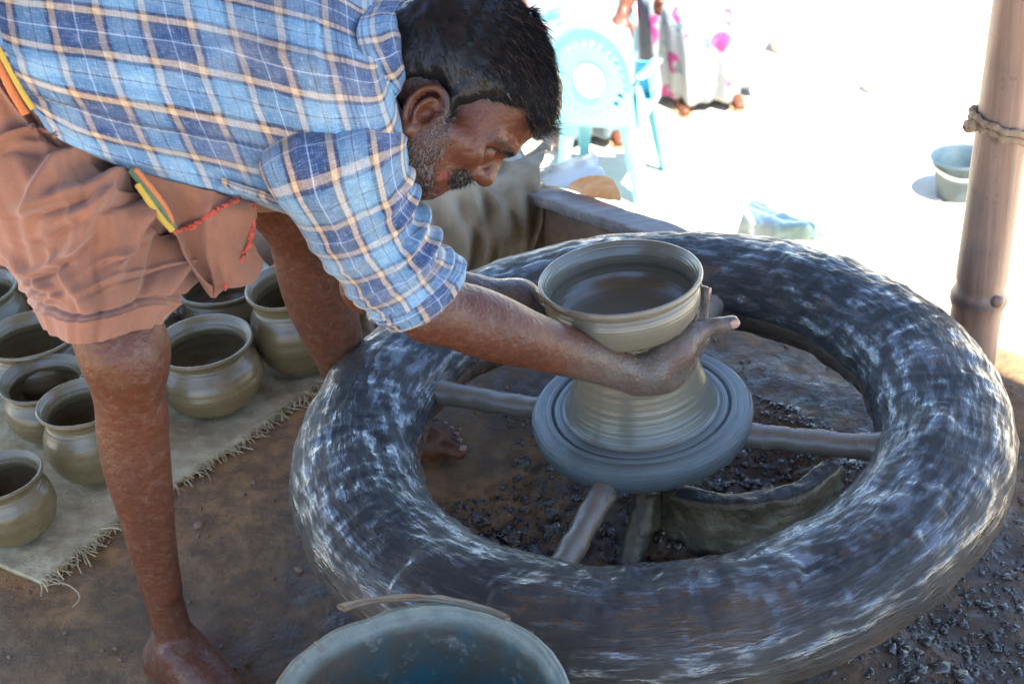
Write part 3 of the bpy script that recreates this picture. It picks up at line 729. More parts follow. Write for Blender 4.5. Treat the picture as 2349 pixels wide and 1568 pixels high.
# ------------------------------------------------------------------ potter's wheel
ZC = .18
TILT = np.array([[1, 0, -.026], [0, 1, 0], [.026, 0, 1.0]])
def wheel():
    t = empty('potters_wheel', (0, 0, 0), 'large clay potter\'s wheel with a thick dark wet rim and four spokes', 'potter\'s wheel')
    nu, nv = 1000, 120; R, r, sq = .42, .094, .76
    u = np.linspace(0, 2 * math.pi, nu, endpoint=False) + math.pi / 2; v = np.linspace(0, 2 * math.pi, nv, endpoint=False) + math.pi
    U, Vv = np.meshgrid(u, v, indexing='ij')
    c = np.stack([np.cos(U) * R * 5, np.sin(U) * R * 5, Vv * 0], -1)
    # lumps and clay pads pressed on by hand; fine ones are drawn out along the turning direction
    px = np.cos(U) * 7; py = np.sin(U) * 7
    lum = fbm(np.stack([px, py, np.cos(Vv) * 1.3 + np.sin(Vv) * 1.1], -1), 3, 61)
    pad = vnoise(np.stack([np.cos(U) * 24, np.sin(U) * 24, np.sin(Vv) * 6 + np.cos(Vv) * 4], -1), 63)
    pad2 = vnoise(np.stack([np.cos(U) * 40, np.sin(U) * 40, np.sin(Vv) * 13 + np.cos(Vv) * 11], -1), 64)
    fine = fbm(np.stack([np.cos(U) * 60, np.sin(U) * 60, np.sin(Vv) * 22 + np.cos(Vv) * 22], -1), 3, 65)
    up = np.clip(.35 + .65 * np.sin(Vv), 0, 1)
    d = .0045 * lum + up * (.0018 * sstep((pad + .3) / .7) + .0010 * sstep((pad2 + .2) / .6) + .0005 * fine)
    # dents, gouges and pads of fresh clay slapped on the rim
    dents = [(W(1890, 1300, z=ZC + .06), -.011, .020), (W(1240, 1400, z=ZC + .05), .007, .045), (W(2080, 1190, z=ZC + .06), .006, .04), (W(2140, 1000, z=ZC + .06), .005, .035), (W(860, 1010, z=ZC + .06), -.006, .018), (W(1850, 640, z=ZC + .06), .006, .04), (W(1480, 1330, z=ZC + .06), -.005, .016)]
    for q, am, wd in dents:
        a_ = math.atan2(q[1], q[0]); v_ = 2.5 * math.pi + max(-1.2, min(1.2, (R - math.hypot(q[0], q[1])) / r * 1.1))
        da = np.angle(np.exp(1j * (U - a_))) * R; dv = (Vv - v_) * r; e_ = np.hypot(da / (1.6 * wd), dv / wd) + .25 * pad2; d = d + am * (1 - sstep((e_ - .6) / .5))
    rr = r + d
    P = np.stack([(R + rr * np.cos(Vv)) * np.cos(U), (R + rr * np.cos(Vv)) * np.sin(U), rr * sq * np.sin(Vv)], -1) @ TILT.T + np.array([0, 0, ZC])
    uv = np.stack([(U - math.pi / 2) * R, (Vv - math.pi) * r], -1)
    # open seam so that the UV does not wrap
    P = np.concatenate([P, P[:1]], 0); uv = np.concatenate([uv, [[(2 * math.pi * R, q) for q in uv[0, :, 1]]][0][None] if False else np.stack([np.full(nv, 2 * math.pi * R), uv[0, :, 1]], -1)[None]], 0)
    P = np.concatenate([P, P[:, :1]], 1); uv = np.concatenate([uv, np.stack([uv[:, 0, 0], np.full(nu + 1, 2 * math.pi * r)], -1)[:, None]], 1)
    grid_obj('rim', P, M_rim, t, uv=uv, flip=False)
    # wheel head
    H = [(.001, .178), (.10, .178), (.148, .182), (.156, .188), (.159, .200), (.158, .213), (.153, .220), (.146, .2225), (.139, .2215), (.134, .2235), (.129, .2215), (.1265, .2165), (.124, .2215), (.118, .2225), (.113, .221), (.109, .2225), (.09, .2225), (.001, .2225)]
    H = catmull(np.array(H), 110)
    P = lathe(H, 180); P = P + np.concatenate([np.zeros_like(P[..., :2]), (.0022 * fbm(P * np.array([14, 14, 30]), 3, 66) * (P[..., 2] < .212) + .0005 * np.sin(np.hypot(P[..., 0], P[..., 1]) * 1900) * (P[..., 2] > .212))[..., None]], -1)
    P[..., :2] *= (1 + .006 * fbm(P * 12, 3, 67))[..., None]
    P = (P - [0, 0, ZC]) @ TILT.T + [0, 0, ZC]
    a = np.linspace(0, 1, 180, endpoint=False); uv = np.stack(np.meshgrid(np.linspace(0, 1, 110), a, indexing='ij')[::-1], -1)
    grid_obj('wheel_head', P, M_hub, t, cv=True, uv=uv)
    for px, py in ((1130, 918), (1845, 1024), (1345, 1200), None or (1620, 800)):
        q = W(px, py, z=ZC); an = math.atan2(q[1], q[0])
        if (px, py) == (1620, 800): an = math.atan2(*(-W(1345, 1200, z=ZC)[[1, 0]]))
        s = np.linspace(.13, .36, 30); dr = np.array([math.cos(an), math.sin(an), 0])
        pts = s[:, None] * dr + np.array([0, 0, ZC + .004]) + (s * .026 * dr[0])[:, None] * np.array([0, 0, 1])
        P = tube(pts, .0175 + .006 * np.exp(-((s - .13) / .02) ** 2) + .007 * np.exp(-((s - .34) / .02) ** 2), 24)
        P += grid_normals(P, False, True) * (.0022 * fbm(P * 45, 3, int(px)))[..., None]
        uv = np.stack(np.meshgrid(np.linspace(0, 1, 30), np.linspace(0, 1, 24, endpoint=False), indexing='ij')[::-1], -1)
        grid_obj('spoke', P, M_spoke, t, cv=True, uv=uv)
    ax = lathe([(.001, .18), (.03, .18), (.028, .10), (.024, .02), (.022, -.02)], 24); grid_obj('axle', ax, M_pivot, t, cv=True)
wheel()

def clay_uv(n, seg): return np.stack(np.meshgrid(np.linspace(0, 1, n), np.linspace(0, 1, seg, endpoint=False), indexing='ij')[::-1], -1)
def hump():
    z0 = .222
    pr = catmull(np.array([(.112, 0), (.108, .004), (.103, .015), (.0965, .033), (.0895, .058), (.084, .085), (.081, .105), (.077, .116), (.05, .119), (.001, .118)]), 90)
    k = np.arange(90); pr[:, 0] += .00012 * np.sin(k * 1.7) + .00008 * np.sin(k * 1.13)
    P = lathe(pr, 120, (0, 0, z0)); P = (P - [0, 0, ZC]) @ TILT.T + [0, 0, ZC]
    o = grid_obj('clay_hump', P, M_bowl, cv=True, uv=clay_uv(90, 120)); tag(o, 'flaring stump of wet clay standing on the wheel head under the bowl', 'clay')
hump()

# the fresh bowl, lifted off by both hands
BC = W(1422, 637, y=0.0); BR = .1115
_tx, _ty = math.radians(-3.3), math.radians(-1.2)
BROT = np.array(Matrix.Rotation(_tx, 3, 'X') @ Matrix.Rotation(_ty, 3, 'Y'))
def bowl():
    R = BR
    pr = [(.001, -.071), (.066, -.0715), (.088, -.066), (.0995, -.054), (.1055, -.040), (.1065, -.028), (.1050, -.020), (.1025, -.0155), (.1025, -.012), (.1085, -.008), (.1112, -.0035), (R, .001), (.1098, .0035), (.1072, .0025), (.1035, -.003), (.099, -.012), (.0975, -.024), (.1010, -.037), (.095, -.051), (.082, -.061), (.058, -.0655), (.001, -.065)]
    pr = catmull(np.array(pr), 150); k = np.arange(150); pr += np.stack([.0002 * np.sin(k * 1.9), .00015 * np.sin(k * 1.3)], -1)
    P = lathe(pr, 160); o = grid_obj('bowl', P @ BROT.T + BC, M_bowl, cv=True, uv=clay_uv(150, 160))
    tag(o, 'fresh wet clay bowl held in the hands of the potter over the wheel', 'bowl')
bowl()
def BP(x, y, z): return np.array([x, y, z]) @ BROT.T + BC     # a point in the frame of the bowl

# ------------------------------------------------------------------ pivot, mud
def pivot():
    t = empty('clay_socket', (.05, -.1, 0), 'dark curved clay parapet round the pivot under the wheel', 'clay parapet')
    path = np.array([W(x, y, z=.075) for x, y in ((1515, 1098), (1560, 1120), (1640, 1141), (1760, 1133), (1850, 1105), (1905, 1060))])
    path = catmull(path, 60); rows = []
    T = np.gradient(path, axis=0); T /= np.linalg.norm(T, axis=1, keepdims=True); N = np.cross(T, [0, 0, 1.0])
    for p, n in zip(path, N):
        q = [p * [1, 1, 0] + n * .03 + [0, 0, -.04]] + [p + n * (.016 + .012 * k) - [0, 0, .10 * k] for k in (.8, .6, .4, .2)] + [p + n * .016 - [0, 0, .002], p + n * .008 + [0, 0, .001], p - n * .008, p - n * .016 - [0, 0, .006]] + [p - n * (.018 + .02 * k) - [0, 0, .11 * k] for k in (.3, .6, 1)]
        rows.append(q)
    P = np.array(rows); P = catmull(P.transpose(1, 0, 2), 40).transpose(1, 0, 2); P += grid_normals(P) * (.004 * fbm(P * 30, 4, 71))[..., None]
    grid_obj('parapet', P, M_pivot, t, caps=True)
    for (x0, y0, z0), (x1, y1, z1), r in (((1492, 1110, .09), (1448, 1290, -.02), .016), ((1535, 1112, .085), (1528, 1200, .0), .013)):
        a = W(x0, y0, z=z0); b = W(x1, y1, z=z1); P = tube([a, a * .6 + b * .4 + [0, 0, .006], b], [r * .8, r, r * 1.3], 16, 30); P += grid_normals(P, False, True) * (.004 * fbm(P * 40, 3, 72))[..., None]
        grid_obj('rib', P, M_pivot, t, cv=True, caps=True)
pivot()
def crumbs():
    V0, F0 = ico(1, 2); Vs = []; Fs = []; o = 0
    def put(x, y, s):
        nonlocal o
        v = V0 * (1 + .42 * fbm(V0 * 1.5 + rng.uniform(0, 50, 3), 2, 5))[:, None] * (1 + .22 * rng.normal(0, 1, (len(V0), 1))) * s * np.array([1, 1, .62]) * rng.uniform(.7, 1.3, 3)
        Q = np.array(Matrix.Rotation(rng.uniform(0, 6.3), 3, 'Z')); Vs.append(v @ Q.T + [x, y, float(ground_z(x, y)) - s * .05]); Fs.append(F0 + o); o += len(V0)
    n = 0
    while n < 4600:
        x, y = rng.uniform(-.36, .38), rng.uniform(-.36, .38)
        if math.hypot(x, y) > .38 or (math.hypot(x + .30, y - .24) < .12): continue
        put(x, y, rng.gamma(1.5, .0014) + .0013); n += 1
    n = 0
    while n < 1400:
        x = rng.normal(.42, .13); y = rng.normal(-.34, .16)
        put(x, y, rng.gamma(1.6, .0014) + .0014); n += 1
    for (x, y, s) in ((1215, 1215, .022), (1170, 1195, .014), (1130, 1240, .012), (1260, 1180, .013), (1690, 1170, .02), (1790, 1180, .018), (1840, 1120, .022), (1100, 1160, .012), (1720, 1220, .015)):
        p = W(x, y, z=.01); put(p[0], p[1], s)
    ob = mesh_obj('mud_crumbs', np.concatenate(Vs), np.concatenate(Fs), M_mud); tag(ob, 'wet dark crumbs of mud scattered under and beside the wheel', 'mud', kind='stuff')
crumbs()
def grit():
    V0, F0 = ico(1, 1); Vs = []; Fs = []; o = 0
    for k in range(900):
        x, y = rng.uniform(-1.0, .62), rng.uniform(-.62, .6)
        if math.hypot(x, y) < .40 or edge_s(x, y) > -.03: continue
        s = rng.gamma(1.4, .0011) + .0008; v = V0 * (1 + .25 * rng.normal(0, 1, (len(V0), 1))) * s * rng.uniform(.6, 1.4, 3)
        if k % 5 == 0: v = V0 * np.array([.010 * rng.uniform(.5, 1.6), .0006, .0006])          # bits of straw
        Q = np.array(Matrix.Rotation(rng.uniform(0, 6.3), 3, 'Z')); Vs.append(v @ Q.T + [x, y, float(ground_z(x, y)) + s * .4]); Fs.append(F0 + o); o += len(V0)
    ob = mesh_obj('floor_grit', np.concatenate(Vs), np.concatenate(Fs), M_mudwall); tag(ob, 'crumbs of dry clay and bits of straw strewn on the trodden floor', 'grit', kind='stuff')
grit()

# ------------------------------------------------------------------ sacking and pots
def mat_():
    near = [W(x, y, z=.012) for x, y in ((95, 1332), (180, 1262), (268, 1190), (405, 1102), (560, 1000), (650, 932), (735, 868), (800, 815))]
    near = catmull(np.array(near), 200); dirv = W(0, 1298, z=.012) - W(95, 1332, z=.012); dirv /= np.linalg.norm(dirv)
    near += .004 * np.stack([fbm(near * 40, 2, 1), fbm(near * 40, 2, 2), 0 * near[:, 0]], -1)
    s = np.linspace(0, 1, 90)[:, None, None]
    P = near[None] * 1.0 + s * 1.0 * dirv * 1.0 + s * np.array([0, .06, 0]); P[..., 2] = .009 + np.clip(.005 * fbm(P * 9, 3, 81), -.004, .02) + .002 * fbm(P * 40, 2, 82)
    t = empty('sacking', near[0], 'frayed jute sacking spread on the floor under the pots', 'sacking')
    o = grid_obj('cloth', P, M_sack, t, flip=True); so = o.modifiers.new('t', 'SOLIDIFY'); so.thickness = .009; so.offset = -1
    G = []
    for k in range(420):
        i = rng.integers(0, 200); p = near[i].copy(); p[2] = rng.uniform(.002, .012); tv = near[min(i + 1, 199)] - near[max(i - 1, 0)]; tv /= np.linalg.norm(tv)
        out = np.cross(tv, [0, 0, 1.0]); out /= np.linalg.norm(out)
        if out[1] > 0: out = -out
        L = rng.gamma(3, .0042); d = out + tv * rng.normal(0, .6); pts = [p - out * .004, p + d * L * .5 + [0, 0, rng.uniform(0, .004)], p + d * L + tv * rng.normal(0, .004) - [0, 0, .006]]
        pts[2][2] = max(pts[2][2], .002); G.append((tube(pts, rng.uniform(.0006, .0013), 4, 6), False, True, False))
    V, F = join_grids(G); tag(mesh_obj('fringe', V, F, M_sack, t), kind='stuff')
    pts = [W(x, y, z=.004) for x, y in ((92, 1330), (100, 1342), (140, 1336), (168, 1348), (182, 1366), (176, 1382), (165, 1392))]
    grid_obj('loose_thread', tube(pts, .0011, 6, 40), M_sack, t, cv=True, caps=True)
    pts = [W(x, y, z=.004) for x, y in ((93, 1334), (96, 1350), (94, 1366))]; grid_obj('loose_thread', tube(pts, .0013, 6, 12), M_sack, t, cv=True, caps=True)
mat_()
def pots():
    pr = [(.001, .004), (.040, .002), (.058, .008), (.078, .026), (.0895, .050), (.0915, .066), (.087, .086), (.0775, .103), (.0735, .110), (.0735, .116), (.078, .123), (.0845, .128), (.0865, .1315), (.0852, .1345), (.082, .134), (.0755, .126), (.071, .117), (.0705, .110), (.0745, .101), (.083, .085), (.087, .066), (.085, .05), (.074, .028), (.05, .012), (.001, .010)]
    pr = catmull(np.array(pr), 120); k = np.arange(120); pr[:, 0] += .0004 * np.sin(k * 2.1) + .0004 * np.sin(k * .9)
    P = lathe(pr, 96); src = None
    L = [(463, 782, 227, 'round clay pot in front of the rear leg, nearest the sacking edge by the wheel'),
         (181, 922, 200, 'clay pot standing half behind the near shin of the potter'),
         (2, 1088, 196, 'clay pot nearest the camera, cut by the left edge of the picture'),
         (94, 866, 196, 'clay pot between the shin pot and the wide pot at the left'),
         (66, 768, 222, 'wide clay pot under the left hem of the sarong'),
         (-58, 668, 196, 'clay pot farthest left, only its rim and shoulder in the picture'),
         (300, 718, 200, 'clay pot mostly hidden under the sarong, behind the shin'),
         (508, 645, 226, 'dark clay pot below the hanging cloth end'),
         (668, 652, 214, 'tall looking clay pot half hidden by the rear leg')]
    for (px, py, wpx, lab), zs in zip(L, (1, 1.32, 1.15, 1.0, .92, 1.0, .86, .82, 1.32)):
        z = .135
        for _ in range(6):
            c = W(px, py, z=z); dpt = (c - CAM) @ FW; s = wpx * dpt / FPX / .173; z = .012 + .1325 * s * zs
        # every pot is thrown by hand: its own wobble, belly and lip
        an = np.arctan2(P[..., 1], P[..., 0]); k1, k2, k3 = rng.normal(0, 1, 3); zz = P[..., 2]
        f_ = 1 + .010 * k1 * np.cos(2 * an + k2) + .006 * k3 * np.cos(3 * an + k1) + .018 * k2 * np.exp(-((zz - .06) / .03) ** 2) + .016 * k3 * np.exp(-((zz - .13) / .012) ** 2)
        Q = P * np.stack([f_, f_, 1 + 0 * f_], -1); Q[..., 2] += .0012 * k1 * np.cos(an + k3) * (zz / .13) ** 2; Q += grid_normals(Q, False, True) * (.0007 * fbm(P * np.array([22, 22, 40]) + k1 * 9, 3, 5))[..., None]
        if src is None: src = o = grid_obj('clay_pot', Q, M_pot, cv=True, uv=clay_uv(120, 96))
        else:
            o = src.copy(); COL.objects.link(o); o.data = src.data.copy(); o.data.vertices.foreach_set('co', Q.reshape(-1, 3).astype(np.float32).ravel()); o.data.update()
        o.location = (c[0], c[1], .012); o.scale = (s, s, s * zs); o.rotation_euler = (rng.normal(0, .012), rng.normal(0, .012), rng.uniform(0, 6.28))
        tag(o, lab, 'pot', 'fresh clay pots drying on the sacking')
pots()

# ------------------------------------------------------------------ tub in the foreground
def tub():
    zb = .33; zk = zb / .17; c = W(955, 1640, z=zb); r = 352 * ((c - CAM) @ FW) / FPX
    t = empty('clay_tub', (c[0], c[1], 0), 'clay smeared tub with a broken rim in the foreground', 'tub')
    pr = [(.001, .0), (.62, .0), (.68, .012), (.80, .09), (.93, .148), (.985, .163), (1.0, .170), (.995, .176), (.965, .177), (.945, .170), (.90, .150), (.79, .092), (.66, .024), (.60, .012), (.001, .010)]
    pr = np.array([(a * r, b if b < .05 else (b - .17) * (1.6 if b < .145 else 1) + zb) for a, b in pr]); pr = catmull(pr, 110); P = lathe(pr, 140, (c[0], c[1], .004))
    ang = np.arctan2(P[..., 1] - c[1], P[..., 0] - c[0]); wob = 1 + .012 * np.cos(2 * ang + .6) + .006 * np.cos(5 * ang); P[..., :2] = c[:2] + (P[..., :2] - c[:2]) * wob[..., None]
    P += grid_normals(P, False, True) * (.0016 * fbm(P * 28, 4, 91))[..., None]
    # torn rim: a notch at the far left
    notch = np.exp(-((ang - 1.95) / .16) ** 2) * sstep((P[..., 2] - zb + .05) / .05); P[..., 2] -= .004 * notch
    grid_obj('shell', P, M_basin, t, cv=True, attrs={'lip': (sstep((P[..., 2] - zb + .016) / .012)).ravel()})
    rows = []
    for k in np.linspace(0, 1, 40):
        an = 2.10 - 1.25 * k; lift = .034 * (1 - k) ** 1.4; e = np.array([math.cos(an), math.sin(an), 0]); cc = np.array([c[0], c[1], zb + .004 + lift])
        p = cc + e * r * 1.012 - [0, 0, .006 * (1 - k)]; q = cc + e * (r * .955 - .012 * (1 - k)) + [0, 0, .006]
        n_ = np.array([0, 0, .006]); rows.append([p, p + n_, q + n_, q])
    P = np.array(rows); P = catmull(P.transpose(1, 0, 2), 20, True).transpose(1, 0, 2); P += .0012 * np.stack([fbm(P * 60, 3, s_) for s_ in (1, 2, 3)], -1)
    grid_obj('broken_rim', P, M_basin, t, cv=True, caps=True)
    # wire stitches that mend the cracked wall
    for pts in (((712, 1478), (726, 1492), (732, 1530), (735, 1575)),):
        p0 = W(*pts[0], z=zb); an = math.atan2(p0[1] - c[1], p0[0] - c[0]); e = np.array([math.cos(an), math.sin(an), 0]); cc = np.array([c[0], c[1], 0])
        q = np.array([cc + e * r * f + [0, 0, z_] for f, z_ in ((.93, zb - .06), (1.0, zb - .012), (1.005, zb + .006), (.985, zb + .011), (.955, zb + .004), (.90, zb - .04), (.86, zb - .08))])
        grid_obj('wire_stitch', tube(q, .0014, 6, 20), M_rope, t, cv=True, caps=True)
tub()
# ------------------------------------------------------------------ the potter
PM = empty('person', (-.62, 0, 0), 'barefoot potter in a blue checked shirt and salmon sarong bending over the wheel', 'person')
H3 = lambda px, py, y: W(px, py, y=y)
# head frame: the right ear is turned up to the viewer
HD = (H3(1090, 170, -.05) - CAM) @ FW
HC = W(1090, 170, d=HD)
EV = -ray(1050, 250); EV /= np.linalg.norm(EV); EV = EV + .10 * UP - .06 * RT; EV /= np.linalg.norm(EV)
HU = .87 * RT + .49 * UP; HU -= EV * HU.dot(EV); HU /= np.linalg.norm(HU)
HF = np.cross(HU, EV) * -1.0
if HF.dot(-UP) < 0: HF = -HF
HAX = np.array([EV, HU, HF])
PXM = FPX / HD
def HP(px, py, e=0.0):
    """point of the head: survey pixel on the mid plane, moved e metres towards the right ear"""
    p = W(px, py, d=HD)
    return p + EV * e
ELB_R = H3(985, 712, -.155); WR_R = H3(1470, 856, -.075)
SHO_R = H3(800, 310, -.105)
ELB_L = H3(846, 655, .055); WR_L = BP(-.142, .045, -.042)
def body():
    f = Field((-1.02, -.34, -.01), (.17, .42, 1.02), .0027)
    # ---- legs
    kn = H3(285, 800, -.235); ank = H3(408, 1478, -.235); hip = np.array([-.76, -.08, .83])
    ank[2] = max(ank[2], .085)
    f.chain([hip, hip * .5 + kn * .5 + [.025, -.005, .0], kn], [.080, .066, .050], .03, n=8)
    d = ank - kn
    shp = ((283, 800, .050), (290, 850, .0485), (299, 930, .0435), (307, 1010, .0420), (322, 1110, .0385), (346, 1250, .0305), (378, 1370, .0245), (398, 1450, .0265))
    sh = [H3(x, y, -.235) for x, y, r in shp]; f.chain(sh, [r * .95 for x, y, r in shp], .02, n=30)
    cf = H3(302, 1040, -.222); f.ell(cf, np.eye(3), (.028, .040, .08), .025)                                # calf
    f.ell(H3(318, 845, -.252), np.eye(3), (.027, .030, .036), .018)                                         # knee cap
    f.cap(H3(335, 905, -.255), H3(340, 960, -.250), .014, .011, .016)                                       # tendon under it
    f.chain([H3(345, 950, -.248), H3(362, 1120, -.248), H3(392, 1350, -.245)], [.016, .013, .009], .02)     # shin bone
    f.chain([H3(320, 1290, -.215), H3(352, 1400, -.208), H3(372, 1490, -.20)], [.010, .0085, .011], .012)   # heel tendon
    f.ell(ank + [-.002, -.026, .005], np.eye(3), (.014, .012, .014), .01)
    toe = np.array([.125, -.145, 0.0])                                                                       # the right foot points right and to the camera
    heel = ank * [1, 1, 0] + [-.028, .03, .034]
    f.cap(heel, ank - [0, 0, .015], .034, .03, .02)
    f.chain([ank - [0, 0, .02], ank * [1, 1, 0] + toe * .5 + [0, 0, .045], ank * [1, 1, 0] + toe * .95 + [0, 0, .026]], [.036, .034, .024], .02)
    f.chain([heel - [0, 0, .006], ank * [1, 1, 0] + toe * .55 + [0, 0, .022], ank * [1, 1, 0] + toe + [0, 0, .018]], [.027, .026, .02], .02)
    sd_ = np.array([.6, .8, 0])
    for k in range(5):
        b = ank * [1, 1, 0] + toe * (1.0 - .05 * abs(k - 1)) + sd_ * (.03 - .016 * k) + [0, 0, .018]; f.cap(b, b + toe * (.27 - .028 * k) - [0, 0, .006], .013 if k == 0 else .0095, .011 if k == 0 else .008, .006)
    # left leg
    knl = np.array([-.465, .235, .475]); al = np.array([-.44, .262, .085]); hipl = np.array([-.75, .09, .83])
    f.chain([hipl, hipl * .5 + knl * .5 + [.02, 0, .03], knl], [.08, .07, .058], .03, n=8)
    d = al - knl; f.chain([knl, knl + d * .12, knl + d * .32, knl + d * .55, knl + d * .78, knl + d * .92, al], [.06, .054, .052, .046, .036, .031, .032], .02)
    f.ell(knl + d * .33 + [-.02, .012, 0], np.eye(3), (.035, .04, .10), .03)
    tl = W(1062, 1046, z=.012); fd = (tl - al) * [1, 1, 0]; fl = np.linalg.norm(fd); fd /= fl; sl = np.array([fd[1], -fd[0], 0])   # sl: towards the camera = big toe side
    base = tl - fd * .052
    f.cap(al * [1, 1, 0] - fd * .045 + [0, 0, .034], al, .032, .034, .02)
    f.chain([al - [0, 0, .015], al * .45 * [1, 1, 0] + base * .55 * [1, 1, 0] + [0, 0, .048], base - sl * .012 + [0, 0, .018]], [.035, .033, .022], .02)
    f.chain([al * [1, 1, 0] - fd * .04 + [0, 0, .028], base - sl * .002 + [0, 0, .012]], [.027, .021], .02)
    f.chain([al * .4 * [1, 1, 0] + base * .6 * [1, 1, 0] - sl * .02 + [0, 0, .03], base - sl * .042 + [0, 0, .006]], [.026, .017], .02)
    toes = []
    for k, (L, rr, off) in enumerate(((.050, .0135, 0), (.046, .0092, -.022), (.041, .0088, -.038), (.034, .0082, -.052), (.026, .0078, -.064))):
        b = base + sl * off - fd * (.004 + .006 * k) + [0, 0, .008]; dd = fd - sl * (.03 * k) ; m = b + dd * L * .55 + [0, 0, .007]; e = b + dd * L - [0, 0, .001]
        f.chain([b, m, e], [rr * 1.0, rr * .95, rr * .9], .005); toes.append((e, dd, rr))
    # ---- trunk under the clothes
    f.chain([(-.80, 0, .83), (-.70, 0, .845), (-.55, -.01, .835), (-.42, -.02, .80), (-.34, -.025, .77)], [.11, .10, .10, .10, .08], .04)
    nb = HP(905, 165); f.chain([(-.34, -.03, .79), nb, HP(985, 235)], [.07, .055, .052], .03)
    # ---- arms
    sho_l = np.array([-.33, .12, .75])
    f.chain([(-.37, -.05, .76), SHO_R, SHO_R * .5 + ELB_R * .5, ELB_R], [.06, .048, .040, .037], .02)
    f.chain([(-.37, .03, .76), sho_l, sho_l * .5 + ELB_L * .5, ELB_L], [.06, .05, .042, .036], .02)
    d = WR_R - ELB_R; dn = np.cross(d, [0, 1, 0]); dn /= np.linalg.norm(dn)
    up_ = np.array([.15, 0, .98])
    f.chain([ELB_R, ELB_R + d * .15 + up_ * .002, ELB_R + d * .32 + up_ * .001, ELB_R + d * .55, ELB_R + d * .8, WR_R], [.036, .041, .041, .034, .026, .0245], .02)
    f.ell(ELB_R + d * .25 + up_ * .012, np.array([d / np.linalg.norm(d), [0, 1, 0], dn]), (.075, .032, .03), .02)
    f.cap(ELB_R + d * .55 + np.array([0, -.014, -.010]), WR_R + np.array([-.012, -.010, -.010]), .013, .011, .015)
    d = WR_L - ELB_L
    f.chain([ELB_L, ELB_L + d * .2, ELB_L + d * .4, ELB_L + d * .7, WR_L], [.036, .043, .042, .034, .028], .02)
    # ---- right hand: palm up under the near right side of the bowl, thumb pointing right, fingers curling up behind
    w = WR_R
    heelR = W(1520, 838, d=(w - CAM) @ FW + .01)
    dw = (w - CAM) @ FW
    Q = lambda px, py, dd=0.0: W(px, py, d=dw + dd)
    f.chain([w, Q(1500, 852, .0), Q(1535, 826, .02)], [.0255, .027, .026], .016)
    # palm: a fan of metacarpals
    mcp = [Q(1604, 778, .050), Q(1596, 796, .075), Q(1580, 806, .095), Q(1560, 812, .11)]
    car = [Q(1520, 842, .012), Q(1512, 846, .025), Q(1505, 848, .035), Q(1500, 850, .042)]
    for a, b in zip(car, mcp): f.cap(a, b, .0165, .0135, .014)
    f.chain([Q(1490, 862, 0), Q(1530, 862, .012), Q(1570, 830, .03)], [.020, .022, .016], .014)
    # thenar and thumb
    tb = [Q(1512, 838, -.004), Q(1550, 800, -.006), Q(1590, 768, .004), Q(1622, 752, .012), Q(1648, 748, .014), Q(1679, 739, .014)]
    f.chain(tb[:3], [.024, .0235, .0165], .014); f.chain(tb[2:], [.0155, .0125, .0122, .0098], .006)
    f.ell(Q(1545, 815, -.008), np.eye(3), (.028, .02, .022), .014)
    # index: up the far right side of the bowl
    ix = [mcp[0], Q(1606, 762, .068), Q(1609, 725, .072), Q(1613, 697, .070), Q(1617, 668, .064)]
    f.chain(ix, [.0125, .0118, .0108, .0100, .0078], .005)
    # creases: wrist folds, thumb joint, finger joints
    for i_, (x0, y0, x1, y1) in enumerate(((1497, 822, 1512, 858), (1507, 816, 1524, 852), (1486, 826, 1499, 860))): f.cap(Q(x0, y0, -.016), Q(x1, y1, -.020), .0016, .0012, .004, sub=True)
    for x_, y_ in ((1642, 749), (1647, 748), (1652, 746)): f.cap(Q(x_ - 2, y_ - 12, .004), Q(x_ + 3, y_ + 14, .004), .0011, .0011, .0025, sub=True)
    for y_ in (700, 727): f.cap(Q(1600, y_, .060), Q(1622, y_ + 3, .060), .0012, .0012, .003, sub=True)
    f.ell(Q(1646, 744, .008), np.eye(3), (.0085, .008, .0085), .006)
    def wrap(a0, z0, a1, z1, r0): # curling round the wall of the bowl
        out = []
        for k in np.linspace(0, 1, 5):
            a = a0 + (a1 - a0) * k; z = z0 + (z1 - z0) * k; rad = np.interp(z, [-.075, -.055, -.03, 0], [.095, .115, .121, .128]) ; out.append(BP(rad * math.cos(a), rad * math.sin(a), z))
        return out
    for k, (m, a0, a1) in enumerate(((mcp[1], .35, .62), (mcp[2], .55, .95), (mcp[3], .75, 1.25))):
        pts = [m] + wrap(a0, -.066, a1, -.018, 0); f.chain(pts, [.0125, .0118, .0112, .0105, .010, .0085], .005)
    # ---- left hand: the same from the other side
    wl = WR_L; c2 = BP(-.120, .052, -.068)
    f.cap(wl, c2, .029, .027, .02); f.cap(wl, BP(-.122, .015, -.060), .027, .023, .02)
    ml = [BP(-.085, .085, -.088), BP(-.075, .062, -.09), BP(-.07, .04, -.09), BP(-.068, .02, -.088)]
    for k, m in enumerate(ml): f.cap(c2 + EV * 0 + np.array([0, -.008 * k, 0]), m, .0165, .0135, .014)
    f.chain([wl + [.0, -.012, -.008], BP(-.124, .0, -.062), BP(-.106, -.03, -.062)], [.024, .023, .016], .018)
    f.chain([BP(-.106, -.03, -.062), BP(-.092, -.05, -.068), BP(-.065, -.062, -.074)], [.0135, .0118, .0095], .006)
    for k, (m, a1) in enumerate(zip(ml, (2.05, 2.3, 2.6, 2.9))):
        e = BP(.05 * math.cos(a1 - 1.2), .05 * math.sin(a1 - 1.2), -.088); f.chain([m, m * .45 + e * .55 - [0, 0, .004], e], [.0125, .011, .009], .005)
    # ---- head
    ax = HAX
    # cranium: profile ellipse from back (900,100) to front; long axis roughly along the image x
    f.ell(HP(1085, 150, -.002), ax, (.076, .086, .096), .02)
    f.ell(HP(1010, 130, 0), ax, (.070, .072, .070), .03)
    f.ell(HP(1155, 205, 0), ax, (.066, .064, .062), .03)
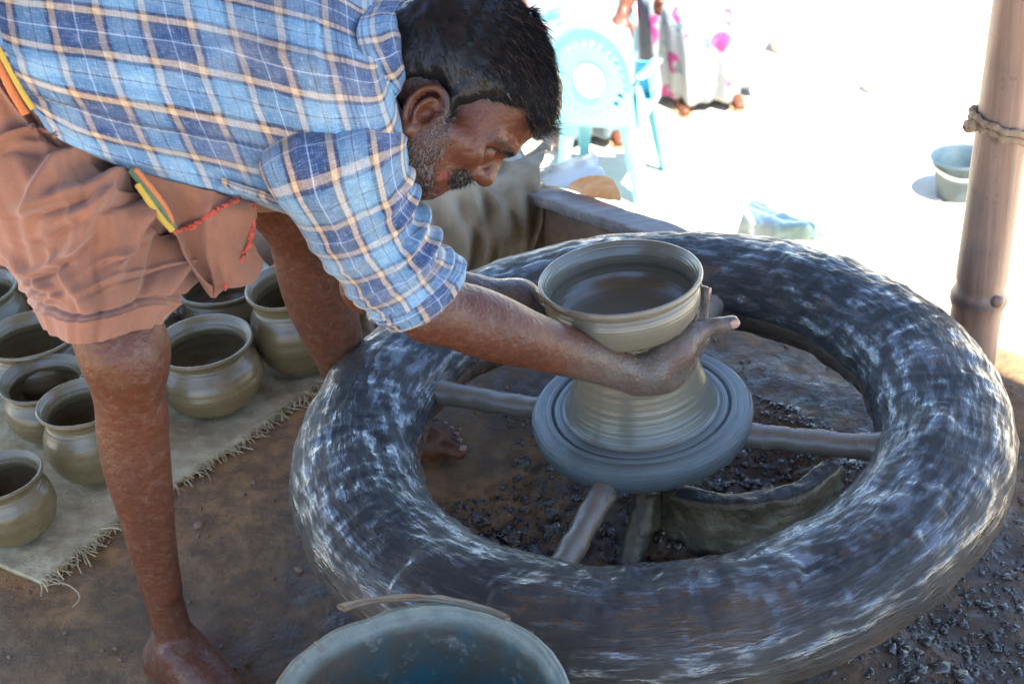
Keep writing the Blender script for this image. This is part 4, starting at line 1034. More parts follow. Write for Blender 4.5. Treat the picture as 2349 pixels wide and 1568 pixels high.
    # face block, forehead, jaws
    f.ell(HP(1112, 292, 0), ax, (.057, .058, .036), .025)
    f.ell(HP(1052, 330, 0), ax, (.052, .056, .032), .025)
    for s in (1, -1):
        f.chain([HP(978, 300, .058 * s), HP(952, 352, .050 * s), HP(963, 400, .032 * s), HP(985, 420, .012 * s)], [.020, .019, .017, .017], .02)
        f.cap(HP(1000, 330, .052 * s), HP(1012, 395, .030 * s), .024, .02, .02)
        f.cap(HP(1088, 352, .042 * s), HP(1030, 310, .062 * s), .016, .010, .016)                    # cheek bone to ear
        f.cap(HP(1168, 338, .010 * s), HP(1138, 322, .046 * s), .0105, .0095, .012)                  # brow
        f.ell(HP(1118, 352, .034 * s), ax, (.014, .010, .013), .008, sub=True)                        # socket
        f.ell(HP(1115, 350, .031 * s), ax, (.0125, .0115, .0125), .004)                               # lidded eye
        f.cap(HP(1126, 358, .022 * s), HP(1103, 352, .044 * s), .0013, .0012, .002, sub=True)         # lid line
        f.cap(HP(1112, 366, .020 * s), HP(1092, 358, .044 * s), .0018, .0012, .004, sub=True)         # pouch line
        for px, py in ((1072, 330), (1074, 342), (1078, 356)):
            f.cap(HP(1096, 350, .050 * s), HP(px, py, .060 * s), .0016, .0009, .003, sub=True)       # crow's feet
        f.ell(HP(1092, 398, .0125 * s), ax, (.0080, .0090, .0090), .004)                              # wing of the nose
        f.chain([HP(1085, 378, .017 * s), HP(1062, 388, .027 * s), HP(1040, 398, .033 * s)], [.0022, .0025, .0014], .006, sub=True)   # cheek fold
    f.ell(HP(1050, 372, 0), ax, (.030, .028, .019), .016)                                              # upper jaw
    f.chain([HP(1146, 346), HP(1131, 374), HP(1114, 402)], [.0075, .0092, .0115], .006)               # nose bridge to tip
    f.ell(HP(1110, 405), ax, (.0125, .0115, .0125), .005)
    f.ell(HP(1056, 404), ax, (.022, .011, .009), .008)                                                 # moustache ridge
    for s in (1, -1):
        f.cap(HP(1034, 411, 0), HP(1026, 398, .019 * s), .0068, .004, .005)                           # lips
        f.cap(HP(1017, 413, 0), HP(1021, 399, .019 * s), .0072, .004, .005)
        f.cap(HP(1026, 418, 0), HP(1022, 396, .024 * s), .0013, .001, .002, sub=True)
    f.ell(HP(984, 414), ax, (.022, .017, .013), .012)                                                 # chin
    f.cap(HP(1002, 424, .012), HP(1002, 424, -.012), .003, .003, .006, sub=True)
    # ears
    for s in (1, -1):
        e0 = .071; ex_, ey_ = 8, 14
        HE = lambda x, y, e=0.0: HP(x + ex_, y + ey_, e)
        f.ell(HE(980, 258, e0 * s), ax, (.010, .026, .018), .008)
        hx = [(1022, 262), (1026, 232), (1008, 208), (978, 210), (950, 232), (935, 262), (933, 285)]
        f.chain([HE(x, y, s * (e0 + .012 - .002 * abs(i - 3))) for i, (x, y) in enumerate(hx)], [.0042, .0048, .0052, .0052, .0052, .0048, .0045], .003, n=18)
        f.ell(HE(938, 296, s * (e0 + .008)), ax, (.006, .009, .008), .006)
        an = [(1005, 232), (985, 232), (962, 252), (955, 275)]
        f.chain([HE(x, y, s * (e0 + .011)) for x, y in an], [.003, .0042, .0042, .003], .003, n=10)
        f.ell(HE(982, 264, s * (e0 + .013)), ax, (.012, .012, .009), .004, sub=True)
        f.chain([HE(x, y, s * (e0 + .014)) for x, y in ((1012, 240), (1000, 219), (975, 222), (950, 246), (944, 270))], [.0028, .003, .0032, .003, .002], .003, sub=True, n=12)
        f.ell(HE(1008, 272, s * (e0 + .007)), ax, (.006, .008, .006), .004)                            # tragus
    V, F = f.surface()
    # vertex masks
    q = V - CAM; dp = q @ FW; sx = 1174 + FPX * (q @ RT) / dp; sy = 784 - FPX * (q @ UP) / dp
    e_ = (V - HC) @ EV; head = (np.linalg.norm(V - HC, axis=1) < .22) & (V[:, 2] > .52)
    # profile coordinates of head points: take the e offset out again
    vb = V - EV * e_[:, None]; qb = vb - CAM; db = qb @ FW; hx = 1174 + FPX * (qb @ RT) / db; hy = 784 - FPX * (qb @ UP) / db
    beard = poly_mask(hx, hy, BEARD, 14) * head; mou = poly_mask(hx, hy, MOUST, 7) * head
    scalp = poly_mask(hx, hy, HAIRP, 12) * head
    brow = poly_mask(hx, hy, [(1180, 352), (1165, 328), (1120, 318), (1112, 328), (1150, 345), (1168, 360)], 5) * head * .7
    stub = np.clip(np.maximum.reduce([beard * .55, mou * .7, scalp, brow]), 0, 1)
    lip = poly_mask(hx, hy, [(1040, 400), (1038, 420), (1010, 420), (1012, 402)], 5) * head
    tR = np.clip((V - ELB_R) @ (WR_R - ELB_R) / ((WR_R - ELB_R) @ (WR_R - ELB_R)), 0, 2); nr = (V[:, 0] > ELB_R[0] - .02) & (V[:, 2] < .6) & (V[:, 2] > .25)
    clay = np.where(nr, sstep((tR - .5) / .35), 0)
    dL = WR_L - ELB_L; tL = (V - ELB_L) @ dL / (dL @ dL); qL = np.linalg.norm(V - ELB_L - np.clip(tL, 0, 1.6)[:, None] * dL, axis=1) < .07; clay = np.maximum(clay, np.where(qL, sstep((tL - .35) / .4), 0))
    dust = np.where(V[:, 2] < .62, .8, .15) * (1 - clay)
    dust = np.maximum(dust, np.where(V[:, 2] < .12, 1.0, 0))
    o = mesh_obj('body', V, F, M_skin, PM, attrs={'stubble': stub, 'lip': lip, 'clay': clay, 'dust': dust})
    # nails
    def nail(c, ax1, ax2, n, a, b):
        v, fc = ico(1, 2); mesh_obj('nail', c + v[:, [0]] * ax1 * a + v[:, [1]] * ax2 * b + v[:, [2]] * n * .0022, fc, M_nail, PM)
    tt = Q(1679, 739, .014); td = tt - tb[4]; td /= np.linalg.norm(td); nn = -FW * .8 - UP * .3; nn -= td * nn.dot(td); nn /= np.linalg.norm(nn)
    nail(tt + nn * .0085 + td * .001, td, np.cross(nn, td), nn, .0085, .0068)
    it = ix[4]; idr = ix[4] - ix[3]; idr /= np.linalg.norm(idr); nn = RT * .8 - FW * .5; nn -= idr * nn.dot(idr); nn /= np.linalg.norm(nn); nail(it + nn * .0066, idr, np.cross(nn, idr), nn, .0075, .0058)
    for e, dd, rr in toes:
        dd = dd / np.linalg.norm(dd); nn = np.array([0, 0, 1.0]) - dd * dd[2]; nn = nn + dd * .35; nn /= np.linalg.norm(nn); nail(e + nn * rr * .82 + dd * rr * .25, dd, np.cross(nn, dd), nn, rr * .55, rr * .55)
def poly_mask(x, y, poly, soft):
    poly = np.asarray(poly, float); ins = np.zeros(x.shape, bool); dmin = np.full(x.shape, 1e9); n = len(poly)
    for i in range(n):
        x0, y0 = poly[i]; x1, y1 = poly[(i + 1) % n]
        c = ((y0 > y) != (y1 > y)) & (x < (x1 - x0) * (y - y0) / (y1 - y0 + 1e-12) + x0); ins ^= c
        t = np.clip(((x - x0) * (x1 - x0) + (y - y0) * (y1 - y0)) / ((x1 - x0) ** 2 + (y1 - y0) ** 2 + 1e-9), 0, 1); dmin = np.minimum(dmin, np.hypot(x - x0 - t * (x1 - x0), y - y0 - t * (y1 - y0)))
    return sstep(.5 + np.where(ins, dmin, -dmin) / (2 * soft))
HAIRP = [(911, 196), (893, 145), (884, 82), (905, 35), (960, 2), (1050, -45), (1150, -50), (1218, 20), (1250, 110), (1268, 190), (1266, 250), (1244, 292), (1214, 290), (1204, 258), (1180, 250), (1110, 246), (1062, 258), (1046, 292), (1026, 300), (1032, 230), (1012, 200), (975, 200), (940, 208)]
BEARD = [(1052, 262), (1044, 330), (1012, 378), (1008, 404), (1004, 432), (985, 448), (955, 440), (930, 400), (928, 345), (958, 335), (988, 318), (1020, 275)]
MOUST = [(1030, 408), (1048, 392), (1078, 394), (1086, 404), (1082, 430), (1040, 424)]
body()

# ---- hair: a cap of hair volume plus thousands of separate locks
def strands(name, sets, mats, parent):
    V = []; F = []; mi = []; o = 0
    for pts, rad, m in sets:                       # pts (k,3)
        n = len(pts); T = pts[-1] - pts[0]; a = np.cross(T, EV + .3 * UP); a /= np.linalg.norm(a) + 1e-9; b = np.cross(T, a); b /= np.linalg.norm(b) + 1e-9
        rr = rad * np.array([1, 1, .8, .5, .12][:n] if n <= 5 else np.linspace(1, .1, n))
        for s in range(3):
            c, s_ = math.cos(s * 2.094), math.sin(s * 2.094); V.append(pts + rr[:, None] * (c * a + s_ * b))
        base = o
        for s in range(3):
            s2 = (s + 1) % 3
            for k in range(n - 1): F.append((base + s * n + k, base + s * n + k + 1, base + s2 * n + k + 1, base + s2 * n + k)); mi.append(m)
        o += 3 * n
    return np.concatenate(V), np.array(F), mi
def hair():
    f = Field(HP(1085, 160) - .17, HP(1085, 160) + .17, .0026)
    ax = HAX
    f.ell(HP(1082, 146, 0), ax, (.083, .094, .106), .02); f.ell(HP(1002, 122, 0), ax, (.077, .080, .077), .03); f.ell(HP(1168, 196, 0), ax, (.074, .072, .066), .03)
    f.ell(HP(1232, 218, 0), ax, (.058, .036, .050), .02)
    f.chain([HP(1228, 225, .03), HP(1240, 258, .02), HP(1230, 284, .008)], [.024, .018, .008], .012); f.chain([HP(1228, 225, -.03), HP(1238, 252, -.025), HP(1222, 280, -.01)], [.024, .018, .008], .012)
    for s in (1, -1): f.cap(HP(1040, 240, .066 * s), HP(1036, 285, .064 * s), .010, .006, .01)
    # keep only the hairy region: carve away the face and the nape with the profile outline
    X, Y, Z = [f.lo[i] + np.arange(f.n[i]) * f.h for i in range(3)]
    G = np.stack(np.meshgrid(X, Y, Z, indexing='ij'), -1); e = (G - HC) @ EV; vb = G - EV * e[..., None]; q = vb - CAM; db = q @ FW
    hx = 1174 + FPX * (q @ RT) / db; hy = 784 - FPX * (q @ UP) / db
    near = np.abs(f.f) < .012
    m = np.zeros(f.f.shape); m[near] = poly_mask(hx[near], hy[near], HAIRP, 26)
    f.f = f.f + np.where(near, (1 - m) * .0125 * (hx < 1215), 0); f.f = np.maximum(f.f, np.where(near, (.5 - poly_mask(hx, hy, HAIRP, 9)) * .02, f.f)).astype(np.float32)
    f.f += (.0022 * fbm(np.stack([hx * .035, hy * .022, e * 60], -1), 3, 101) * near).astype(np.float32)
    V, F = f.surface()
    sets = []
    # growth: away from the whorl on the back of the crown
    q = V - CAM; e = (V - HC) @ EV; vb = V - EV * e[:, None]; qb = vb - CAM; db = qb @ FW; hx = 1174 + FPX * (qb @ RT) / db; hy = 784 - FPX * (qb @ UP) / db
    fac = F[rng.integers(0, len(F), 120000)]; C = V[fac].mean(1); nrm = np.cross(V[fac[:, 1]] - V[fac[:, 0]], V[fac[:, 2]] - V[fac[:, 0]]); nrm /= np.linalg.norm(nrm, axis=1, keepdims=True) + 1e-12
    outw = C - HP(1080, 170); nrm *= np.sign((nrm * outw).sum(1))[:, None]
    ce = (C - HC) @ EV; vis = (ce > -.045) ; C, nrm, ce = C[vis], nrm[vis], ce[vis]
    vb = C - EV * ce[:, None]; qb = vb - CAM; db = qb @ FW; hx = 1174 + FPX * (qb @ RT) / db; hy = 784 - FPX * (qb @ UP) / db
    ok = poly_mask(hx, hy, HAIRP, 6) > rng.uniform(.3, .8, len(hx)); C, nrm, hx, hy, ce = C[ok], nrm[ok], hx[ok], hy[ok], ce[ok]
    wh = HP(1010, 60, .03)
    for i in range(min(17000, len(C))):
        p = C[i]; n = nrm[i]; fl = p - wh; fl = fl - n * fl.dot(n); fl /= np.linalg.norm(fl) + 1e-9
        front = sstep((hx[i] - 1090) / 140); low = sstep((hy[i] - 150) / 80) * (1 - front)
        fl = fl + front * .5 * (-UP) * 1.0 + rng.normal(0, .15, 3); fl = fl - n * fl.dot(n); fl /= np.linalg.norm(fl) + 1e-9
        L = (.010 + .012 * front) * rng.uniform(.6, 1.4) * (1 - .45 * low) * (.55 if hy[i] < 45 else 1); curl = rng.normal(0, .25, 3)
        k = np.linspace(0, 1, 5)[:, None]; pts = p - n * .002 + fl * L * k + n * (.0022 + .0035 * front) * np.sin(k * 2.4) * rng.uniform(.1, 1.1) + curl * L * .5 * k ** 2 - UP * front * .004 * k ** 2
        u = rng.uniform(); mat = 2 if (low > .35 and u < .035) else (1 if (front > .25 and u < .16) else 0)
        sets.append((pts, rng.uniform(.00025, .0005) * (1.35 if front > .3 else 1), mat))
    v2, f2, mi = strands('hair', sets, None, PM)
    V3_, F3 = np.concatenate([V, v2]), np.concatenate([F, f2 + len(V)])
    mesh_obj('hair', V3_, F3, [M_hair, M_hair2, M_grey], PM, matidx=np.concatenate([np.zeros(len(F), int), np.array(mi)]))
hair()
def beard():
    # sample the face skin of the body inside the beard outlines
    b = [c for c in PM.children if c.name.startswith('body')][0].data
    n = len(b.vertices); V = np.zeros(n * 3, np.float32); b.vertices.foreach_get('co', V); V = V.reshape(-1, 3).astype(float); N = np.zeros(n * 3, np.float32); b.vertices.foreach_get('normal', N); N = N.reshape(-1, 3)
    s = (np.linalg.norm(V - HP(1000, 370), axis=1) < .13); V, N = V[s], N[s]
    e = (V - HC) @ EV; vb = V - EV * e[:, None]; qb = vb - CAM; db = qb @ FW; hx = 1174 + FPX * (qb @ RT) / db; hy = 784 - FPX * (qb @ UP) / db
    mb = poly_mask(hx, hy, BEARD, 14); mm = poly_mask(hx, hy, MOUST, 5); keep = e > -.05
    for nm, mk, L0, grey, cnt in (('beard', mb, .0052, .42, 4200), ('moustache', mm, .0075, .16, 900)):
        c = np.where(keep & (rng.uniform(size=len(hx)) < mk))[0]; c = rng.choice(c, cnt); sets = []
        for i in c:
            p, nn = V[i] + rng.normal(0, .0012, 3), N[i]; g = grey + .35 * (hx[i] < 975) * 0 + (.3 if hy[i] < 400 and nm == 'beard' else 0) - (.35 if (hx[i] < 965 and hy[i] > 350) else 0)
            fl = -UP * .8 - RT * .25 + rng.normal(0, .45, 3); fl = fl - nn * fl.dot(nn) * .7; fl /= np.linalg.norm(fl); L = L0 * rng.uniform(.5, 1.4) * (.55 if hy[i] < 350 else 1); k = np.linspace(0, 1, 4)[:, None]
            sets.append((p - nn * .001 + (fl * .8 + nn * .55) * L * k - nn * L * .25 * k ** 2, rng.uniform(.00018, .00034), 1 if rng.uniform() < g else 0))
        v, f_, mi = strands(nm, sets, None, PM); mesh_obj(nm, v, f_, [M_hair, M_grey], PM, matidx=mi)
    # eyebrow and lashes
    sets = []
    for k in range(260):
        t = rng.uniform(); p = HP(1176 - 52 * t, 350 - 22 * t + rng.normal(0, 3), .012 + .034 * t) + EV * .006
        fl = -RT * .9 + UP * .2 - HF * 0 + rng.normal(0, .3, 3); fl /= np.linalg.norm(fl); q = np.linspace(0, 1, 4)[:, None]; sets.append((p + HF * .004 + fl * .008 * q, .0004, 0))
    v, f_, mi = strands('eyebrow', sets, None, PM); mesh_obj('eyebrow', v, f_, M_hair, PM)
beard()
# ------------------------------------------------------------------ clothes
def arc_uv(P):
    """uv in metres measured along the grid lines"""
    du = np.linalg.norm(np.diff(P, axis=0), axis=-1); dv = np.linalg.norm(np.diff(P, axis=1), axis=-1)
    u = np.concatenate([np.zeros((1, P.shape[1])), du.cumsum(0)], 0); v = np.concatenate([np.zeros((P.shape[0], 1)), dv.cumsum(1)], 1)
    return np.stack([np.broadcast_to(u.mean(1, keepdims=True), u.shape), np.broadcast_to(v.mean(0, keepdims=True), v.shape)], -1)
def ridge(x, c, w): return np.exp(-((x - c) / w) ** 2)
def loft(rings, n, m, closed=True):
    P = catmull(np.array(rings, float), n); return catmull(P.transpose(1, 0, 2), m, closed).transpose(1, 0, 2)

def shirt():
    hem = [(-70, -10), (0, 112), (70, 212), (112, 292), (200, 350), (300, 388), (420, 422), (520, 447), (610, 470), (690, 488)]
    yb = [-.20, -.205, -.208, -.208, -.205, -.20, -.192, -.182, -.172, -.160]
    ztop = [.965, .985, 1.0, 1.005, 1.005, 1.0, .99, .978, .965, .950]
    rings = []
    for (px, py), y, zt in zip(hem, yb, ztop):
        p = W(px, py, y=y); x, zb = p[0], p[2]; h = zt - zb; lean = -.055
        q = lambda fz, yy: (x + lean * fz * min(1, h / .25), yy, zb + h * fz)
        rings.append([q(0, y), q(.22, y - .010), q(.48, y - .008), q(.74, y * .80), q(.93, y * .42), q(1.0, -.02), q(.94, .07), q(.72, .125), q(.40, .15), (x, .13, zb + .02), (x, .02, zb + .015 * 0 + (.01 if px < 250 else -.01)), (x, y * .62, zb - (.004 if px < 250 else .012))])
    # shoulder, and on to the neck opening
    for (x, zb, zt, yn, yf) in ((-.345, .655, .925, -.195, .14), (-.305, .67, .905, -.200, .135), (-.280, .685, .885, -.195, .125), (-.266, .70, .872, -.180, .11), (-.262, .72, .86, -.14, .08), (-.268, .74, .855, -.09, .05)):
        h = zt - zb; q = lambda fz, yy: (x - .03 * fz, yy, zb + h * fz)
        rings.append([q(.03, yn * .8), q(.25, yn), q(.5, yn), q(.76, yn * .85), q(.94, yn * .45), q(1.0, -.02), q(.94, yf * .5), q(.72, yf), q(.40, yf), q(.10, yf * .8), q(0, -.0), q(0, yn * .5)])
    n, m = 330, 260; P = loft(rings, n, m)
    U = np.linspace(0, 1, n)[:, None]; Vv = np.linspace(0, 1, m, endpoint=False)[None, :]
    N = grid_normals(P, False, True); c = P.mean(1, keepdims=True); s = np.sign(((P - c) * N).sum(-1)); N = N * s[..., None]
    # folds: long soft drags from the armpit towards the waist, and small ripples
    wob = .02 * vnoise(np.stack([P[..., 0] * 6, P[..., 1] * 6, P[..., 2] * 6], -1), 5)
    d = .0030 * fbm(P * np.array([5, 9, 13]), 3, 121)
    uu = U + wob; vv = Vv + wob
    for (u0, v0, u1, v1, wd, amp) in ((.20, .06, .62, .10, .012, .006), (.15, .10, .60, .16, .012, -.005), (.25, .14, .66, .20, .012, .0065), (.10, .17, .55, .235, .012, .005), (.35, .20, .72, .25, .011, .006), (.30, .02, .66, .045, .010, .005), (.42, .11, .66, .125, .010, -.005), (.60, .26, .76, .24, .010, .007), (.05, .24, .5, .30, .014, .004), (.18, .03, .50, .03, .010, .004)):
        t = np.clip((uu - u0) / (u1 - u0), 0, 1); line = v0 + (v1 - v0) * t + .012 * np.sin(t * 5 + u0 * 30); d = d + amp * np.exp(-((vv - line) / wd) ** 2) * np.sin(np.pi * t) ** .6
    d += .003 * ridge(uu, .70, .006) * (Vv < .3)                                    # back yoke seam
    seam = ridge(Vv, .115, .004) * (U < .60) * .9 + ridge(U, .735, .0022) * (Vv < .42) + ridge(U, .747, .0018) * (Vv < .42) * .8
    d += .0018 * ridge(Vv, .115, .006) * (U < .6) + .0012 * np.sin(U * 520) * ridge(Vv, .115, .008) * (U < .6)
    hemk = sstep((.012 - np.abs(Vv - 0)) / .004) * 1.0
    P = P + N * d[..., None]
    seam = np.clip(seam + .6 * ridge(np.minimum(Vv, 1 - Vv), .006, .0018), 0, 1)
    uv = arc_uv(P)
    so = grid_obj('shirt', P, M_plaid, PM, cv=True, uv=uv, attrs={'seam': (seam + 0 * U).ravel()})
    # close the UV seam underneath is out of sight
    # ---- sleeves
    def sleeve(cen, yaw, n=220, m=120, seed=0, detail=True, side=-1):
        """cen: list of (centre, half width in view, half depth, axis)"""
        R = []; a = np.linspace(0, 2 * math.pi, 16, endpoint=False)
        for c, wd, dp, ax in cen:
            ax = np.asarray(ax, float); ax /= np.linalg.norm(ax); s_ = np.array([1.0, 0, 0]) - ax * ax[0]; s_ /= np.linalg.norm(s_); b = np.cross(s_, ax)
            R.append([np.asarray(c) + wd * math.cos(t) * s_ + dp * math.sin(t) * b for t in a])
        P = loft(R, n, m); U = np.linspace(0, 1, n)[:, None]; A = np.linspace(0, 2 * math.pi, m, endpoint=False)[None, :]
        N = grid_normals(P, False, True); c = P.mean(1, keepdims=True); N = N * np.sign(((P - c) * N).sum(-1))[..., None]
        d = .0028 * fbm(P * np.array([12, 12, 9]), 3, 131 + seed)
        # crushed rings of cloth gathered above the elbow, deepest on the outer right side
        for (u0, wd, amp, ph, sk) in ((.50, .018, .008, 0, .05), (.575, .016, .011, .3, .06), (.64, .017, -.006, .5, .06), (.69, .018, .013, .2, .07), (.77, .02, .012, -.2, .05), (.835, .014, -.006, .1, .05), (.88, .018, .010, .4, .03)):
            d = d + amp * np.exp(-((U - u0 - sk * np.cos(A - ph - math.pi) * 1.0) / wd) ** 2) * (.35 + .65 * np.clip(np.cos(A - ph), 0, 1))
        for (a0, amp, wd) in ((1.0, .005, .12), (1.9, .006, .14), (2.6, .005, .12), (5.2, .006, .14), (4.3, .005, .12), (4.75, -.004, .10)):
            d = d + amp * np.exp(-((np.angle(np.exp(1j * (A - a0 - .4 * U)))) / wd) ** 2) * np.exp(-((U - .28) / .22) ** 2)
        P = P + N * d[..., None]
        seam = np.clip(ridge(U, .012, .008) + ridge(U, .045, .004) * .6 + 0 * A, 0, 1)
        uv = arc_uv(P)[..., ::-1]
        uv = np.stack([uv[..., 1], uv[..., 0]], -1)
        return P, uv, seam
    D0 = -.135
    def C(px, py, y): return W(px, py, y=y)
    cen = [(C(762, 348, -.13), .088, .060, (.05, -.95, -.4)), (C(768, 362, -.172), .087, .062, (.15, -.65, -.8)), (C(780, 395, -.178), .082, .066, (.26, -.2, -1)), (C(802, 440, -.170), .074, .064, (.28, .02, -1)), (C(838, 520, -.165), .0665, .062, (.30, .02, -1)), (C(885, 592, -.165), .063, .059, (.36, .02, -1)), (C(926, 646, -.165), .060, .056, (.36, .02, -.92)), (C(950, 676, -.163), .055, .053, (.36, .02, -.92))]
    P, uv, seam = sleeve(cen, 0)
    grid_obj('sleeve', P, M_plaid2, so, cv=True, uv=uv, attrs={'seam': seam.ravel()})
    # rolled cuff
    cc = [(C(938, 644, -.165), .056, .054), (C(945, 652, -.165), .061, .059), (C(955, 668, -.165), .063, .061), (C(963, 682, -.164), .062, .059), (C(966, 690, -.163), .055, .053), (C(958, 680, -.163), .049, .047)]
    R = []; a = np.linspace(0, 2 * math.pi, 16, endpoint=False); ax = np.array((.40, .02, -.90)); ax /= np.linalg.norm(ax); s_ = np.cross(ax, [0, 1.0, 0]); s_ /= np.linalg.norm(s_); b = np.cross(s_, ax)
    for c, wd, dp in cc: R.append([c + wd * math.cos(t) * s_ + dp * math.sin(t) * b for t in a])
    Pc = loft(R, 60, 140); N = grid_normals(Pc, False, True); ce = Pc.mean(1, keepdims=True); N = N * np.sign(((Pc - ce) * N).sum(-1))[..., None]
    A = np.linspace(0, 2 * math.pi, 140, endpoint=False)[None, :]; Uc = np.linspace(0, 1, 60)[:, None]
    Pc = Pc + N * (.0035 * fbm(Pc * 26, 3, 141) + .004 * np.sin(A * 2 + Uc * 5) * np.exp(-((Uc - .45) / .25) ** 2) + .0035 * ridge(Uc, .38 + .05 * np.sin(A), .06))[..., None]
    grid_obj('cuff', Pc, M_plaid2, so, cv=True, uv=arc_uv(Pc)[..., ::1] + [.03, .0], attrs={'seam': np.clip(ridge(Uc, .2, .03) * .8 + ridge(Uc, .72, .03) * .8 + 0 * A, 0, 1).ravel()})
    # far sleeve
    sl = np.array([-.33, .11, .75]); el = ELB_L + np.array([.01, 0, .05]); k = lambda t: sl * (1 - t) + el * t
    cen = [(k(-.05), .085, .06, el - sl), (k(.2), .078, .06, el - sl), (k(.5), .068, .06, el - sl), (k(.85), .062, .056, el - sl), (k(1.0), .060, .054, el - sl)]
    P, uv, seam = sleeve(cen, 0, 120, 80, 9); grid_obj('sleeve', P, M_plaid2, so, cv=True, uv=uv, attrs={'seam': seam.ravel()})
    # collar: a folded band round the back of the neck
    base = [C(918, 205, -.115), C(893, 150, -.125), C(872, 95, -.118), C(862, 45, -.085), C(880, 10, -.03), C(930, -10, .03)]
    out = [C(905, 225, -.135), C(850, 165, -.150), C(826, 105, -.140), C(822, 55, -.105), C(850, 18, -.045), C(915, 0, .03)]
    top = [C(928, 185, -.105), C(915, 135, -.108), C(905, 85, -.10), C(905, 42, -.07), C(925, 12, -.02), C(955, 0, .03)]
    inn = [C(936, 190, -.085), C(930, 140, -.085), C(925, 95, -.078), C(925, 55, -.05), C(940, 30, -.01), C(960, 15, .03)]
    G = loft([out, base, top, inn], 40, 120, False); N = grid_normals(G); G = G + N * (.004 * fbm(G * 22, 3, 151) + .004 * np.sin(np.linspace(0, 9, 120))[None, :] * np.sin(np.linspace(0, 3.1, 40))[:, None])[..., None]
    co = grid_obj('collar', G, M_plaid2, so, uv=arc_uv(G), attrs={'seam': np.clip(ridge(np.linspace(0, 1, 40)[:, None], .08, .03) + 0 * G[..., 0], 0, 1).ravel()}); md = co.modifiers.new('t', 'SOLIDIFY'); md.thickness = .004
    # shirt front edge with a pocket corner hanging under the chest
    F_ = [[C(508, 408, -.200), C(600, 440, -.193), C(690, 478, -.178)], [C(512, 422, -.198), C(600, 458, -.190), C(692, 492, -.175)], [C(540, 446, -.185), C(620, 474, -.176), C(700, 500, -.165)], [C(590, 470, -.160), C(660, 492, -.152), C(712, 508, -.145)]]
    G = loft(F_, 26, 90, False); G = G + grid_normals(G) * (.003 * fbm(G * 30, 3, 161))[..., None]
    q = grid_obj('front_placket', G, M_plaid, so, uv=arc_uv(G), attrs={'seam': np.clip(ridge(np.linspace(0, 1, 26)[:, None], .1, .06) + ridge(np.linspace(0, 1, 26)[:, None], .55, .05) + 0 * G[..., 0], 0, 1).ravel()}); md = q.modifiers.new('t', 'SOLIDIFY'); md.thickness = .003
    bt = C(694, 497, -.178); V, F = ico(1, 2); mesh_obj('button', bt + V * np.array([.006, .003, .006]), F, M_grey, so)
shirt()

